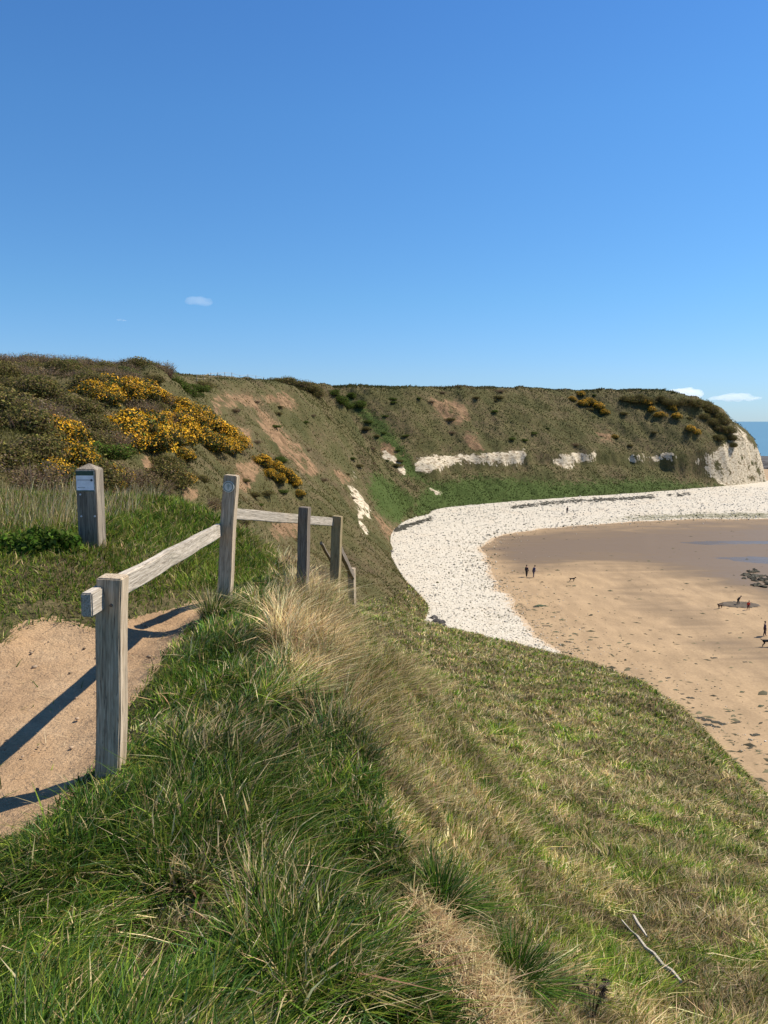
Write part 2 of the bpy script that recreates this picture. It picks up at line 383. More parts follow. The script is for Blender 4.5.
LUSH = [[(430, 482), (480, 476), (560, 482), (650, 478), (724, 487), (640, 496), (520, 506), (440, 512), (410, 520), (415, 500)], [(345, 398), (385, 420), (430, 486), (404, 476), (372, 430)], [(375, 470), (420, 500), (400, 525), (380, 515), (366, 490)]]
def masks(x, y, z):
    px, py = proj(x, y, z); res = {}
    for nm, polys, w in (('earth', EARTH, 9.), ('chalk', CHALK, 5.), ('lush', LUSH, 14.)):
        v = np.full(x.shape, -9.)
        for P in polys:
            P = np.array(P); m = (px > P[:, 0].min() - 30) & (px < P[:, 0].max() + 30) & (py > P[:, 1].min() - 30) & (py < P[:, 1].max() + 30) & (np.hypot(x, y) > 14)
            if m.any(): v[m] = np.maximum(v[m], sdpoly(px[m], py[m], P))
        res[nm] = np.clip(.5 + v / (2 * w), 0, {'earth': .62, 'chalk': .64}.get(nm, 1))
    return res
SOIL = [tuple(at_z(px, py, H - 1.72)[:2]) for px, py in [(408, 905), (436, 906), (468, 938), (505, 968), (540, 1020), (565, 1090), (515, 1090), (480, 1024), (450, 985), (424, 955)]]
def build_terrain():
    ang = np.radians(np.concatenate([np.arange(-180, -50, 3.), np.arange(-50, -32, .5), np.arange(-32, 32, .16), np.arange(32, 50, .5), np.arange(50, 181, 3.)]))
    r = np.concatenate([[.02, .3], np.geomspace(.6, 60, 380), np.geomspace(60.5, 150, 190), np.arange(150.4, 290, .45), np.geomspace(291, 420, 60)])
    A, R = np.meshgrid(ang, r)
    x = R * np.sin(A); y = R * np.cos(A)
    z, e, u = land(x, y)
    x, y, z = x.ravel(), y.ravel(), z.ravel()
    at = masks(x, y, z)
    soil = np.clip(.5 + sdpoly(x, y, SOIL) / .2, 0, 1); at['earth'] = np.maximum(at['earth'], soil)
    q = grid_faces(len(r), len(ang), z > -2.5)[:, ::-1]
    V, q, at = compact(np.stack([x, y, z], 1), q, at)
    o = link('hillside', mesh('hillside', V, q, np.full(len(q), 4), MT, at, True)); structure(o)
build_terrain()

# ---------------------------------------------------------------- path, beach, water
def build_path():
    xs = np.arange(-9.5, .3, .035); ys = np.arange(.6, 7.6, .03)
    X, Y = np.meshgrid(xs, ys); sd = path_sd(X.ravel(), Y.ravel())
    Z, _, _ = land(X, Y); x, y, z = X.ravel(), Y.ravel(), Z.ravel()
    z = z + .012 + .022 * (fbm(x * 3, y * 3, 81, 4) - .5) * sstep(0, .2, sd) + .012 * (fbm(x * 14, y * 14, 82, 3) - .5) + np.minimum(sd, 0) * .3
    q = grid_faces(len(ys), len(xs), sd > -.06)
    V, q, _ = compact(np.stack([x, y, z], 1), q)
    structure(link('path', mesh('path', V, q, np.full(len(q), 4), MP, None, True)))
build_path()
def build_path_litter():
    n = 2600; x = rng.uniform(-4.5, -.9, n); y = rng.uniform(2.2, 7.2, n); sd = path_sd(x, y)
    m = (sd > .0) & (rng.random(n) < .25 + .75 * np.exp(-sd / .22)); x, y = x[m], y[m]; z, _, _ = land(x, y); n = len(x)
    c = np.array((.55, .44, .27)) * rng.uniform(.5, 1.2, (n, 1)); V, fl, sz, at = blade_mesh(np.stack([x, y, z + .022], 1), rng.uniform(.015, .05, n), np.full(n, .004), rng.normal(0, 2.2, (n, 2)), c, rng.uniform(0, 6.3, n), 2, .45)
    stuff(link('path_litter', mesh('path_litter', V, fl, sz, MB, at)), 'scraps of dry straw lying on the dirt path', 'litter')
    n = 900; x = rng.uniform(-4.5, -.9, n); y = rng.uniform(2.2, 7.2, n); m = path_sd(x, y) > .03; x, y = x[m], y[m]; z, _, _ = land(x, y); n = len(x)
    bmx = bmesh.new(); bmesh.ops.create_icosphere(bmx, subdivisions=1, radius=1); bmx.verts.ensure_lookup_table()
    sv = np.array([v.co[:] for v in bmx.verts]); sf = np.array([[v.index for v in f.verts] for f in bmx.faces]); bmx.free()
    sz = rng.gamma(1.3, .0028, n) + .002
    V = sv[None] * rng.uniform(.7, 1.2, (n, len(sv), 1)) * sz[:, None, None] * np.array([1, 1, .6]) + np.stack([x, y, z + .024], 1)[:, None]
    c = np.array((.40, .30, .20)) * rng.uniform(.5, 1.5, (n, 1))
    stuff(link('path_pebbles', mesh('path_pebbles', V.reshape(-1, 3), (sf[None] + (np.arange(n) * len(sv))[:, None, None]).reshape(-1, 3), np.full(n * len(sf), 3), MB, {'tint': np.repeat(c, len(sv), 0)})), 'small pebbles scattered on the dirt path', 'pebbles')
WETP = [(482, 550), (498, 536), (560, 527), (660, 520), (768, 516), (1200, 500), (1200, 700), (768, 602), (700, 580), (640, 568), (580, 566), (520, 572)]
def build_beach():
    ang = np.radians(np.arange(-12, 68, .25)); r = np.geomspace(24, 480, 420)
    A, R = np.meshgrid(ang, r); x = (R * np.sin(A)).ravel(); y = (R * np.cos(A)).ravel()
    z = sand_z(x, y); px, py = proj(x, y, np.zeros_like(x))
    wet = np.clip(.5 + sdpoly(px, py, WETP) / 36, 0, 1)
    band = np.exp(-(((py - (560 + .48 * (px - 560))) - 0) / 34) ** 2) * .5 * sstep(560, 640, px)
    wet = np.maximum(wet * .95, band)
    q = grid_faces(len(r), len(ang))[:, ::-1]
    structure(link('sand', mesh('sand', np.stack([x, y, z], 1), q, np.full(len(q), 4), MS, {'wet': wet}, True)))
    ang = np.radians(np.arange(-6, 60, .2)); r = np.geomspace(26, 300, 420)
    A, R = np.meshgrid(ang, r); x = (R * np.sin(A)).ravel(); y = (R * np.cos(A)).ravel()
    h, d = shingle_h(x, y); z = sand_z(x, y) * (d < 4) + h + .01
    lim = (d > -2.0)
    q = grid_faces(len(r), len(ang), lim)[:, ::-1]
    far = sstep(30, 70, x)
    at = {'algae': np.exp(-((d - 4) / 5.0) ** 2) * (.25 + .55 * far), 'sandy': np.clip(.75 - d / 3.0, 0, 1)}
    V, q, at = compact(np.stack([x, y, z], 1), q, at)
    structure(link('shingle_beach', mesh('shingle_beach', V, q, np.full(len(q), 4), MSH, at, True)))
    # loose stones lying on the shingle
    n = 80000; a = np.radians(rng.uniform(-4, 32, n)); rr = np.exp(rng.uniform(np.log(55), np.log(270), n))
    x = rr * np.sin(a); y = rr * np.cos(a); h, d = shingle_h(x, y); zl, _, _ = land(x, y)
    k = (d > 1.0 - rng.exponential(2.2, n) + 3.0 * (vn(x * .25, y * .25, 66) - .5)) & (zl < h + .15); h = np.where(d < .3, np.maximum(h, sand_z(x, y)), h); x, y, h, d, rr = x[k], y[k], h[k], d[k], rr[k]; n = len(x)
    bmx = bmesh.new(); bmesh.ops.create_icosphere(bmx, subdivisions=1, radius=1); bmx.verts.ensure_lookup_table()
    sv = np.array([v.co[:] for v in bmx.verts]); sf = np.array([[v.index for v in f.verts] for f in bmx.faces]); bmx.free()
    sz = rng.gamma(1.6, .5, n) * np.clip(rr * .0005, .03, .09) + .03
    sz = np.minimum(sz, .26) * np.where(d < .3, .8, 1)
    jit = rng.uniform(.75, 1.2, (n, len(sv), 1)); ax = rng.uniform(.6, 1.2, (n, 1, 3)); ax[..., 2] *= .7
    th = rng.uniform(0, 6.28, n); S = sv[None] * jit * ax * sz[:, None, None]
    c, s = np.cos(th)[:, None], np.sin(th)[:, None]
    V = np.stack([S[..., 0] * c - S[..., 1] * s + x[:, None], S[..., 0] * s + S[..., 1] * c + y[:, None], S[..., 2] + (h + .25 * sz)[:, None]], -1)
    g = rng.uniform(.4, .62, n); g = np.where(rng.random(n) < .04, rng.uniform(.12, .3, n), g)
    col = np.stack([g * 1.05, g * .95, g * .76], 1); gr = (rng.random(n) < .5 * np.exp(-((d - 4) / 5) ** 2) * (.3 + sstep(30, 70, x))); col[gr] = (.16, .15, .08); lo = (d < .5) & (rng.random(n) < .45); col[lo] = np.array((.14, .13, .075)) * rng.uniform(.6, 1.6, (lo.sum(), 1))
    t = NT('loose_stone'); MST = t.done(t.princ(t.attr('tint', 'Color'), .9, spec=.2))
    o = link('loose_stones', mesh('loose_stones', V.reshape(-1, 3), (sf[None] + (np.arange(n) * len(sv))[:, None, None]).reshape(-1, 3), np.full(n * len(sf), 3), MST, {'tint': np.repeat(col, len(sv), 0)}))
    stuff(o, 'white chalk stones strewn over the curving shingle bank', 'stones')
build_beach()
def build_strand():
    # dark flecks of weed, shell and worm casts over the open sand
    n = 9000; a = np.radians(rng.uniform(-2, 34, n)); rr = np.exp(rng.uniform(np.log(48), np.log(190), n)); x = rr * np.sin(a); y = rr * np.cos(a)
    h, d = shingle_h(x, y); k = (d < -.3) & (rng.random(n) < .05 + .8 * np.exp(d / 5.5) * sstep(150, 90, y) + .25 * (vn(x * .12, y * .3, 71) > .72)) & (zl_ok(x, y)); x, y = x[k], y[k]; n = len(x); z = sand_z(x, y)
    th = rng.normal(0, .5, n); L = rng.gamma(1.5, .09, n) + .05; W = L * rng.uniform(.2, .6, n); c_, s_ = np.cos(th), np.sin(th)
    P = []
    for u, v, w in ((-1, 0, 0), (0, -1, 0), (1, 0, 0), (0, 1, 0), (0, 0, 1)):
        P.append(np.stack([x + u * L * c_ - v * W * s_, y + u * L * s_ + v * W * c_, z + .004 + w * W * .7], 1))
    V = np.stack(P, 1).reshape(-1, 3); tri = np.array([[0, 1, 4], [1, 2, 4], [2, 3, 4], [3, 0, 4]])
    c = np.array((.075, .065, .035)) * rng.uniform(.5, 2.2, (n, 1)); t = NT('strand_fleck'); m = t.done(t.princ(t.attr('tint', 'Color'), .9, spec=.2))
    stuff(link('strand_flecks', mesh('strand_flecks', V, (tri[None] + (np.arange(n) * 5)[:, None, None]).reshape(-1, 3), np.full(n * 4, 3), m, {'tint': np.repeat(c, 5, 0)})), 'tiny dark flecks of weed and shell strewn over the open sand', 'flecks')
def zl_ok(x, y): return land(x, y)[0] < .3
build_strand()

def build_sea():
    lvl = -.27
    # shallow film inside the bay
    xs = np.arange(20, 330, 3.); ys = np.arange(60, 290, 3.); X, Y = np.meshgrid(xs, ys)
    keep = (X + (Y - 200) * .1 > 45).ravel()
    q = grid_faces(len(ys), len(xs), keep); V = np.stack([X.ravel(), Y.ravel(), np.full(X.size, lvl)], 1)
    V, q, _ = compact(V, q); structure(link('shallow_water', mesh('shallow_water', V, q, np.full(len(q), 4), m_water('shallow_water', None))))
    r = np.geomspace(291, 30000, 60); a = np.radians(np.arange(-60, 100, 2.))
    A, R = np.meshgrid(a, r); V = np.stack([(R * np.sin(A)).ravel(), (R * np.cos(A)).ravel(), np.full(A.size, lvl + .006)], 1)
    q = grid_faces(len(r), len(a))[:, ::-1]
    structure(link('sea', mesh('sea', V, q, np.full(len(q), 4), m_water('sea_water', (.055, .125, .155)))))
build_sea()

# ---------------------------------------------------------------- grass
PAL = {'dark': (.034, .075, .009), 'mid': (.085, .150, .016), 'blue': (.070, .130, .040), 'lime': (.20, .25, .030), 'olive': (.20, .175, .045), 'tan': (.43, .325, .155), 'straw': (.60, .49, .27), 'brown': (.27, .175, .085)}
PAL = {k: np.array(v) for k, v in PAL.items()}
def blade_mesh(root, hgt, wid, lean, col, az, S=3, droop=.35):
    n = len(root); t = np.linspace(0, 1, S + 1)
    up = hgt[:, None] * (t[None] - droop * np.clip(np.hypot(lean[:, 0], lean[:, 1]), 0, 1)[:, None] * t[None] ** 2)
    off = hgt[:, None] * (t[None] ** 1.7) * .95
    cx = root[:, 0, None] + lean[:, 0, None] * off; cy = root[:, 1, None] + lean[:, 1, None] * off; cz = root[:, 2, None] + up
    sx, sy = np.cos(az)[:, None], np.sin(az)[:, None]
    w = wid[:, None] * .5 * (1 - .75 * t[None] ** 1.5)
    Lx, Ly = cx - sx * w, cy - sy * w; Rx, Ry = cx + sx * w, cy + sy * w
    V = np.empty((n, 2 * S + 1, 3))
    V[:, 0:2 * S:2] = np.stack([Lx, Ly, cz], -1)[:, :S]; V[:, 1:2 * S:2] = np.stack([Rx, Ry, cz], -1)[:, :S]
    V[:, 2 * S] = np.stack([cx, cy, cz], -1)[:, S]
    b = (np.arange(n) * (2 * S + 1))[:, None]
    pat = []; 
    for i in range(S - 1): pat += [2 * i, 2 * i + 1, 2 * i + 3, 2 * i + 2]
    pat += [2 * S - 2, 2 * S - 1, 2 * S]
    fl = (b + np.array(pat)[None]).ravel(); sz = np.tile([4] * (S - 1) + [3], n)
    return V.reshape(-1, 3), fl, sz, {'tint': np.repeat(col, 2 * S + 1, 0)}
def clump(x, y, cell, s):
    """offset from the middle of the tuft each root belongs to, and that tuft's random number"""
    ix = np.floor(x / cell); iy = np.floor(y / cell)
    cx = (ix + .25 + .5 * _h(ix, iy, s)) * cell; cy = (iy + .25 + .5 * _h(ix, iy, s + 1)) * cell
    return x - cx, y - cy, _h(ix, iy, s + 2), _h(ix, iy, s + 3)
def pickmix(n, table):
    """table: list of (palette name, weight array) -> colours with jitter"""
    W = np.stack([np.broadcast_to(w, n) for _, w in table], 1); W = np.cumsum(W / W.sum(1, keepdims=True), 1)
    k = (rng.random(n)[:, None] > W).sum(1).clip(0, len(table) - 1)
    P = np.stack([PAL[nm] for nm, _ in table]); c = P[k] * rng.uniform(.7, 1.35, (n, 1)) * rng.uniform(.9, 1.1, (n, 3))
    return c, k
def build_grass():
    n = 900000
    a = np.radians(rng.uniform(-36, 36, n)); r = np.exp(rng.uniform(np.log(1.25), np.log(90), n))
    n2 = 150000; a = np.concatenate([a, np.radians(rng.uniform(36, 62, n2)) * rng.choice([-1, 1], n2)]); r = np.concatenate([r, np.exp(rng.uniform(np.log(1.25), np.log(22), n2))]); n += n2
    x = r * np.sin(a); y = r * np.cos(a)
    z, e, u = land(x, y); psd = path_sd(x, y); ssd = sdpoly(x, y, SOIL)
    nb = fbm(x * 1.3, y * 1.3, 101, 3); nm = fbm(x * .45, y * .45, 103, 3); nf = fbm(x * 4.5, y * 4.5, 105, 2)
    left = (x < -1.0) & (psd < 0) & (e < 0) & (y > 3.4) & (x * 1.0 < -1.32 + .0 * y)
    lawn = left & (sdpoly(x, y, [(-30, 3.0), (-1.35, 3.0), (-1.35, 5.6), (-1.35, 13), (-30, 13)]) > 0)
    slope = e > .08 + .25 * (nm - .5) 
    bank = ~lawn & ~slope
    keep = (z > .1) & ((psd < .02) | (rng.random(n) < .004)) & ((ssd < .0) | (rng.random(n) < .08)) & (u < 3.0)
    # sparser where the turf is worn beside the path
    keep &= ~(lawn & (psd > -.25) & (rng.random(n) < .6))
    x, y, z, e, r, psd, nb, nm, nf, lawn, slope, bank, ssd = [v[keep] for v in (x, y, z, e, r, psd, nb, nm, nf, lawn, slope, bank, ssd)]
    n = len(x)
    dx1, dy1, q1, q2 = clump(x + .1 * nb, y + .1 * nf, .16, 1); dx2, dy2, p1, p2 = clump(x + nb * .8, y + nf * .5, .55, 11)
    straw_zone = np.exp(-((e + .08) / .38) ** 2) * sstep(3.0, 4.6, y) 
    straw_zone = np.clip(straw_zone * (.1 + 1.6 * p1 * p1 + .3 * nb), 0, 1) * np.where(slope, .28, 1) * (.35 + .65 * sstep(3.8, 5.2, y))
    pq = at_z(185, 925, H - 1.6); pr = at_z(235, 880, H - 1.6); pale = np.exp(-(((x - pq.x) / .22) ** 2 + ((y - pq.y) / .14) ** 2)) + .7 * np.exp(-(((x - pr.x) / .15) ** 2 + ((y - pr.y) / .12) ** 2)) + .35 * sstep(.58, .72, nb)
    ac = -.51 * x + .86 * y; al = .86 * x + .51 * y; ns = fbm(ac * 1.5 + .3 * nb, al * .32, 111, 4); nt_ = fbm(ac * 5.0, al * 1.1, 113, 3)
    # colours
    wt_lawn = [('mid', .5 + nm), ('lime', .9), ('olive', .5), ('tan', .25 + .6 * sstep(.5, .7, nb)), ('dark', .35)]
    wt_bank = [('dark', 1.25 * (1 - straw_zone)), ('mid', 1.35 * (1 - straw_zone)), ('blue', (.25 + 1.1 * sstep(.45, .65, nm)) * (1 - straw_zone)), ('lime', .75 * (1 - straw_zone) * (.3 + nf)), ('straw', .12 + 2.2 * pale + 1.5 * straw_zone + .3 * sstep(.55, .7, nf)), ('tan', .16 + 1.8 * pale + 1.6 * straw_zone + .5 * sstep(.5, .7, nf)), ('olive', .35 * (1 - straw_zone)), ('brown', .08 + .8 * sstep(.55, .7, nm) + .5 * straw_zone)]
    g = sstep(.44, .62, ns * .35 + nt_ * .65) * (.5 + .5 * sstep(.3, 1.8, e))
    wt_slope = [('mid', .15 + .9 * g), ('dark', .3 + .5 * g), ('olive', .9), ('lime', .4 + .5 * g), ('tan', 1.8 * (1.2 - g)), ('straw', .8 * (1.3 - g) + .6 * straw_zone), ('brown', .42 * (1.2 - g))]
    c1, _ = pickmix(n, wt_lawn); c2, _ = pickmix(n, wt_bank); c3, k3 = pickmix(n, wt_slope)
    col = np.where(lawn[:, None], c1, np.where(slope[:, None], c3, c2))
    col *= (.72 + .56 * q1)[:, None] * np.where(slope, (.18 + 1.64 * nt_) * (.7 + .6 * p2) * 1.28, np.where(lawn, 1.0, 1.12 * (.55 + .9 * p2)))[:, None]
    # sizes
    hl = rng.uniform(.03, .09, n) * (1 + 1.2 * sstep(6.2, 8.5, y)); hb = rng.uniform(.05, .18, n) * (.5 + .9 * p1) * (1 + .5 * straw_zone); hs = rng.uniform(.04, .13, n) * (.2 + .7 * p1 + .9 * nt_) + .0024 * r
    hgt = np.where(lawn, hl, np.where(slope, hs, hb))
    hgt = hgt * np.where(bank, 1 - .35 * sstep(-.5, .1, e), 1) * np.where(~lawn & (psd > -.18), .55, 1) * np.where((ssd > -.12), .4, np.where(ssd > -.3, .6, 1))
    hgt = hgt * np.where((np.abs(x + 1.22) < .16) & (np.abs(y - 3.35) < .25), .6, 1)
    lip = slope * np.exp(-(e / 1.6) ** 2); hgt = hgt * (1 - .38 * lip)
    wid = np.where(lawn, .0042, .0062) * rng.gamma(6, 1 / 6, n); wid = np.maximum(wid, np.where(slope, .0014, .0014) * r * rng.uniform(.6, 1.4, n))
    # lean: out of the tuft, with the wind to the right, and down the slope
    L = np.stack([dx1 / .16 * .7 + dx2 / .55 * .8, dy1 / .16 * .7 + dy2 / .55 * .8], 1) + rng.normal(0, .36, (n, 2)) * np.where(rng.random(n) < .25, 2.4, 1)[:, None]
    wind = np.stack([.30 + .5 * (nm - .5), .18 + .9 * (nb - .5)], 1)
    L += wind * np.where(lawn, .35, np.where(slope, .35, 1.0))[:, None]
    L += np.where(slope[:, None], np.array([[.14, .02]]) + rng.normal(0, .28, (n, 2)), 0)
    L = L * (1 - .45 * lip)[:, None] + rng.normal(0, .25, (n, 2)) * lip[:, None]
    az = np.arctan2(L[:, 1], L[:, 0]) + math.pi / 2 + rng.normal(0, .9, n)
    root = np.stack([x, y, z - .015], 1)
    names = [('lawn_grass', lawn, 'short trodden grass beside the dirt path', 'grass'), ('bank_grass', bank, 'long green windswept grass on the bank below the fence', 'grass'), ('slope_grass', slope, 'tan and green rough grass on the steep seaward slope', 'grass')]
    for nm_, m, lab, cat in names:
        V, fl, sz, at = blade_mesh(root[m], hgt[m], wid[m], L[m], col[m], az[m], 2 if nm_ == 'slope_grass' else 3)
        stuff(link(nm_, mesh(nm_, V, fl, sz, MB, at)), lab, cat)
    # dead litter on the bare edge and dry seed stalks
    n = 4200; k = rng.integers(0, 1, n)
    P = np.array(SOIL); x = rng.uniform(P[:, 0].min(), P[:, 0].max(), n); y = rng.uniform(P[:, 1].min(), P[:, 1].max(), n)
    m = sdpoly(x, y, SOIL) > -.05; x, y = x[m], y[m]; n = len(x); z, _, _ = land(x, y)
    c, _ = pickmix(n, [('straw', 1.2), ('tan', 1.2), ('brown', .7)]); c = c * np.array([.95, .92, .88])
    Lr = rng.normal(0, 1.6, (n, 2))
    V, fl, sz, at = blade_mesh(np.stack([x, y, z + .004], 1), rng.uniform(.02, .05, n), np.full(n, .004), Lr, c, rng.uniform(0, 6.3, n), 2, .5)
    stuff(link('dead_grass_litter', mesh('dead_grass_litter', V, fl, sz, MB, at)), 'pinkish dead grass litter on the bare cliff edge', 'litter')
build_grass()

def build_straw():
    # tall dry tufts along the lip, each of many pale stalks
    cen = []
    for px, py, yy, s in [(300, 655, 5.3, 1.1), (330, 625, 6.6, 1.2), (288, 610, 6.9, .9), (310, 690, 4.9, .9), (345, 690, 5.0, 1.0), (395, 625, 7.5, .9), (372, 660, 6.0, 1.0), (275, 640, 5.8, .8), (360, 730, 4.4, .8), (330, 650, 5.9, 1.1), (385, 700, 5.0, .8), (300, 632, 6.3, 1.0), (395, 790, 3.7, .7), (410, 640, 7.5, .8), (265, 625, 6.3, .7), (420, 610, 9.5, 1.0)]:
        p = at_y(px, py, yy); cen.append((p.x, p.y, s))
    R, Hh, W, L, Co = [], [], [], [], []
    for cx, cy, s in cen:
        n = int(240 * s); rad = .19 * s * np.sqrt(rng.random(n)); th = rng.uniform(0, 6.28, n)
        x = cx + rad * np.cos(th); y = cy + rad * np.sin(th); z, _, _ = land(x, y)
        R.append(np.stack([x, y, z - .02], 1)); Hh.append(rng.uniform(.16, .42, n) * s); W.append(np.maximum(.0048, .0009 * cy) * rng.uniform(.6, 1.3, n))
        L.append(np.stack([np.cos(th) * rad / .16 * .6 + .7, np.sin(th) * rad / .16 * .6 + .15], 1) + rng.normal(0, .28, (n, 2)))
        c, _ = pickmix(n, [('straw', .7), ('tan', 1.2), ('olive', .8), ('brown', .6), ('mid', .4)]); Co.append(c)
    R, L, Co = map(np.concatenate, (R, L, Co)); Hh = np.concatenate(Hh); W = np.concatenate(W)
    V, fl, sz, at = blade_mesh(R, Hh, W, L, Co, np.arctan2(L[:, 1], L[:, 0]) + math.pi / 2 + rng.normal(0, .9, len(R)), 4, .5)
    stuff(link('straw_tufts', mesh('straw_tufts', V, fl, sz, MB, at)), 'pale dry windblown grass along the cliff lip beside the fence', 'dry grass')
    # dry verge at the left beyond the lawn
    n = 13000; x = rng.uniform(-13, -3.2, n); y = rng.uniform(8.2, 11.6, n) + .25 * (x + 6) * 0; z, _, _ = land(x, y)
    c, _ = pickmix(n, [('straw', 1.), ('tan', 1.5), ('olive', .6), ('brown', .5), ('mid', .35)])
    Lr = np.array([[.2, -.05]]) + rng.normal(0, .22, (n, 2)); m = vn(x * 2, y * 2, 5)
    V, fl, sz, at = blade_mesh(np.stack([x, y, z - .02], 1), rng.uniform(.12, .42, n) * (.6 + .8 * m), rng.uniform(.006, .011, n), Lr, c, rng.uniform(0, 6.3, n), 3)
    stuff(link('dry_verge', mesh('dry_verge', V, fl, sz, MB, at)), 'tall dead grass in front of the scrub behind the sign post', 'dry grass')
build_straw()

def build_far_grass():
    # rough turf, heather and bramble on the middle slope and on the headland, drawn as small tufts
    for nm_, n, amin, amax, rmin, rmax, lab in (('cliff_turf', 280000, -32, 8, 14, 185, 'rough turf on the cliff face at the head of the bay'), ('headland_turf', 240000, -16, 32, 165, 330, 'dull green turf covering the far headland')):
        a = np.radians(rng.uniform(amin, amax, n)); r = np.exp(rng.uniform(np.log(rmin), np.log(rmax), n)); x = r * np.sin(a); y = r * np.cos(a)
        z, e, u = land(x, y); mk = masks(x, y, z)
        nb = fbm(x * .12, y * .12, 201, 4); nf = fbm(x * .7, y * .7, 203, 3)
        k = (u > 1.0) & (z > .8) & (mk['chalk'] + (nf - .5) * 1.2 < .42) & (mk['earth'] + (nf - .5) * 1.6 < .52) & (rng.random(n) < .35 + nf)
        if nm_ == 'cliff_turf': k &= (y < 172)
        x, y, z, r, nb, nf = [v[k] for v in (x, y, z, r, nb, nf)]; lu = mk['lush'][k]; n = len(x)
        dry = sstep(.42, .62, nb); cool = 1 - dry
        patch = fbm(x * .35, y * .35, 207, 4); wide = fbm(x * .045, y * .045, 211, 3); stk = fbm((.84 * x + .54 * y) * .30, (-.54 * x + .84 * y) * .06, 213, 4) if nm_ == 'headland_turf' else fbm(y * .30 + .1 * x, x * .09, 213, 4)
        dk = np.clip(sstep(.56, .68, patch) * .6 + sstep(.53, .62, stk) * .6 + .5 * sstep(.52, .66, wide), 0, 1)
        def lp(a_, b_, t_): return a_ * (1 - t_[:, None]) + b_ * t_[:, None]
        c = lp(np.array((.112, .104, .034)) * np.ones((n, 1)), np.array((.185, .137, .066)) * np.ones((n, 1)), dry)
        c = lp(c, np.array((.050, .056, .018)) * np.ones((n, 1)), dk); c = lp(c, np.array((.066, .088, .025)) * np.ones((n, 1)), np.clip(lu * 1.1 + .25 * (nf - .5), 0, 1))
        c = c * rng.uniform(.86, 1.16, (n, 1)) * (.8 + .4 * nf)[:, None] * (1.25 - .5 * wide)[:, None]
        c *= np.array((1.14, 1.06, .92)) if nm_ == 'cliff_turf' else 1.0
        if nm_ == 'headland_turf': c *= np.array((.90, .88, .84))
        hgt = rng.uniform(.08, .30, n) * (.4 + nf) + .0006 * r; wid = np.clip(.0014 * r, .025, .4) * rng.uniform(.5, 1.3, n)
        hgt = hgt * np.where(z > 31.5, .8 + 3.5 * vn(x * .4, y * .4, 5) * vn(x * .1, y * .1, 6), 1)
        Lr = rng.normal(0, .5, (n, 2)) + np.array([[.35, -.15]])
        V, fl, sz, at = blade_mesh(np.stack([x, y, z - .06], 1), hgt, wid, Lr, c, rng.uniform(0, 6.3, n), 2)
        stuff(link(nm_, mesh(nm_, V, fl, sz, MB, at)), lab, 'turf')
build_far_grass()

# ---------------------------------------------------------------- tussocks and loose sticks on the edge
build_path_litter()
def tussock(px, py, label, n, size, cols, yy=None):
    p = ground_hit(px, py) if yy is None else at_y(px, py, yy)
    p.z = lz(p.x, p.y)
    rad = .11 * size * np.sqrt(rng.random(n)); th = rng.uniform(0, 6.28, n)
    x = rad * np.cos(th); y = rad * np.sin(th); z = land(x + p.x, y + p.y)[0] - p.z
    L = np.stack([np.cos(th) * rad / (.11 * size) * .9 + .35, np.sin(th) * rad / (.11 * size) * .9], 1) + rng.normal(0, .25, (n, 2))
    c, _ = pickmix(n, cols)
    V, fl, sz, at = blade_mesh(np.stack([x, y, z - .02], 1), rng.uniform(.15, .46, n) * size, np.full(n, .0045) * rng.uniform(.7, 1.5, n), L, c, np.arctan2(L[:, 1], L[:, 0]) + 1.57 + rng.normal(0, .7, n), 5, .5)
    o = link('grass_tussock', mesh('grass_tussock', V, fl, sz, MB, at)); o.location = p
    return tag(o, label, 'grass tussock')
GC = [('dark', 1.2), ('mid', 1.3), ('blue', .5), ('tan', .25), ('straw', .12)]
tussock(444, 908, 'dark green grass tussock at the top of the bare cliff edge', 620, .6, GC)
tussock(520, 985, 'spiky green grass tussock hanging right beside the bare cliff edge', 700, .62, GC)
tussock(215, 600, 'dark tangled grass tuft hugging the foot of the waymark post', 900, .85, [('dark', 1), ('mid', .8), ('straw', .6), ('tan', .4)], 6.0)

def tube(name, pts, rads, mat, parent=None, sides=7):
    bm = bmesh.new(); rings = []
    for i, p in enumerate(pts):
        p = Vector(p); d = (Vector(pts[min(i + 1, len(pts) - 1)]) - Vector(pts[max(i - 1, 0)])).normalized()
        a = d.orthogonal().normalized(); b = d.cross(a)
        rings.append([bm.verts.new(p + (a * math.cos(6.2832 * k / sides) + b * math.sin(6.2832 * k / sides)) * rads[i]) for k in range(sides)])
    for r0, r1 in zip(rings, rings[1:]):
        for k in range(sides): bm.faces.new((r0[k], r0[(k + 1) % sides], r1[(k + 1) % sides], r1[k]))
    bm.faces.new(rings[0][::-1]); bm.faces.new(rings[-1]); bmesh.ops.recalc_face_normals(bm, faces=bm.faces)
    return bm_obj(name, bm, mat, parent)
def stick(pix, rads, lift, label, mat):
    P = [ground_hit(*q) for q in pix]; b = P[0].copy(); b.z = lz(b.x, b.y)
    pts = [(q.x - b.x, q.y - b.y, q.z - b.z + lift) for q in P]
    o = tube('branch', pts, rads, mat); o.location = b; return tag(o, label, 'branch')
stick([(621, 934), (630, 945), (637, 951), (645, 963), (653, 969), (662, 981), (671, 987), (680, 997)], [.006, .008, .012, .013, .015, .017, .018, .012], .11, 'long bleached branch lying on the seaward grass slope', M_STICK)
stick([(633, 929), (637, 937), (641, 943), (646, 951)], [.011, .014, .012, .007], .11, 'short pale stick lying above the long branch on the slope', M_STICK)

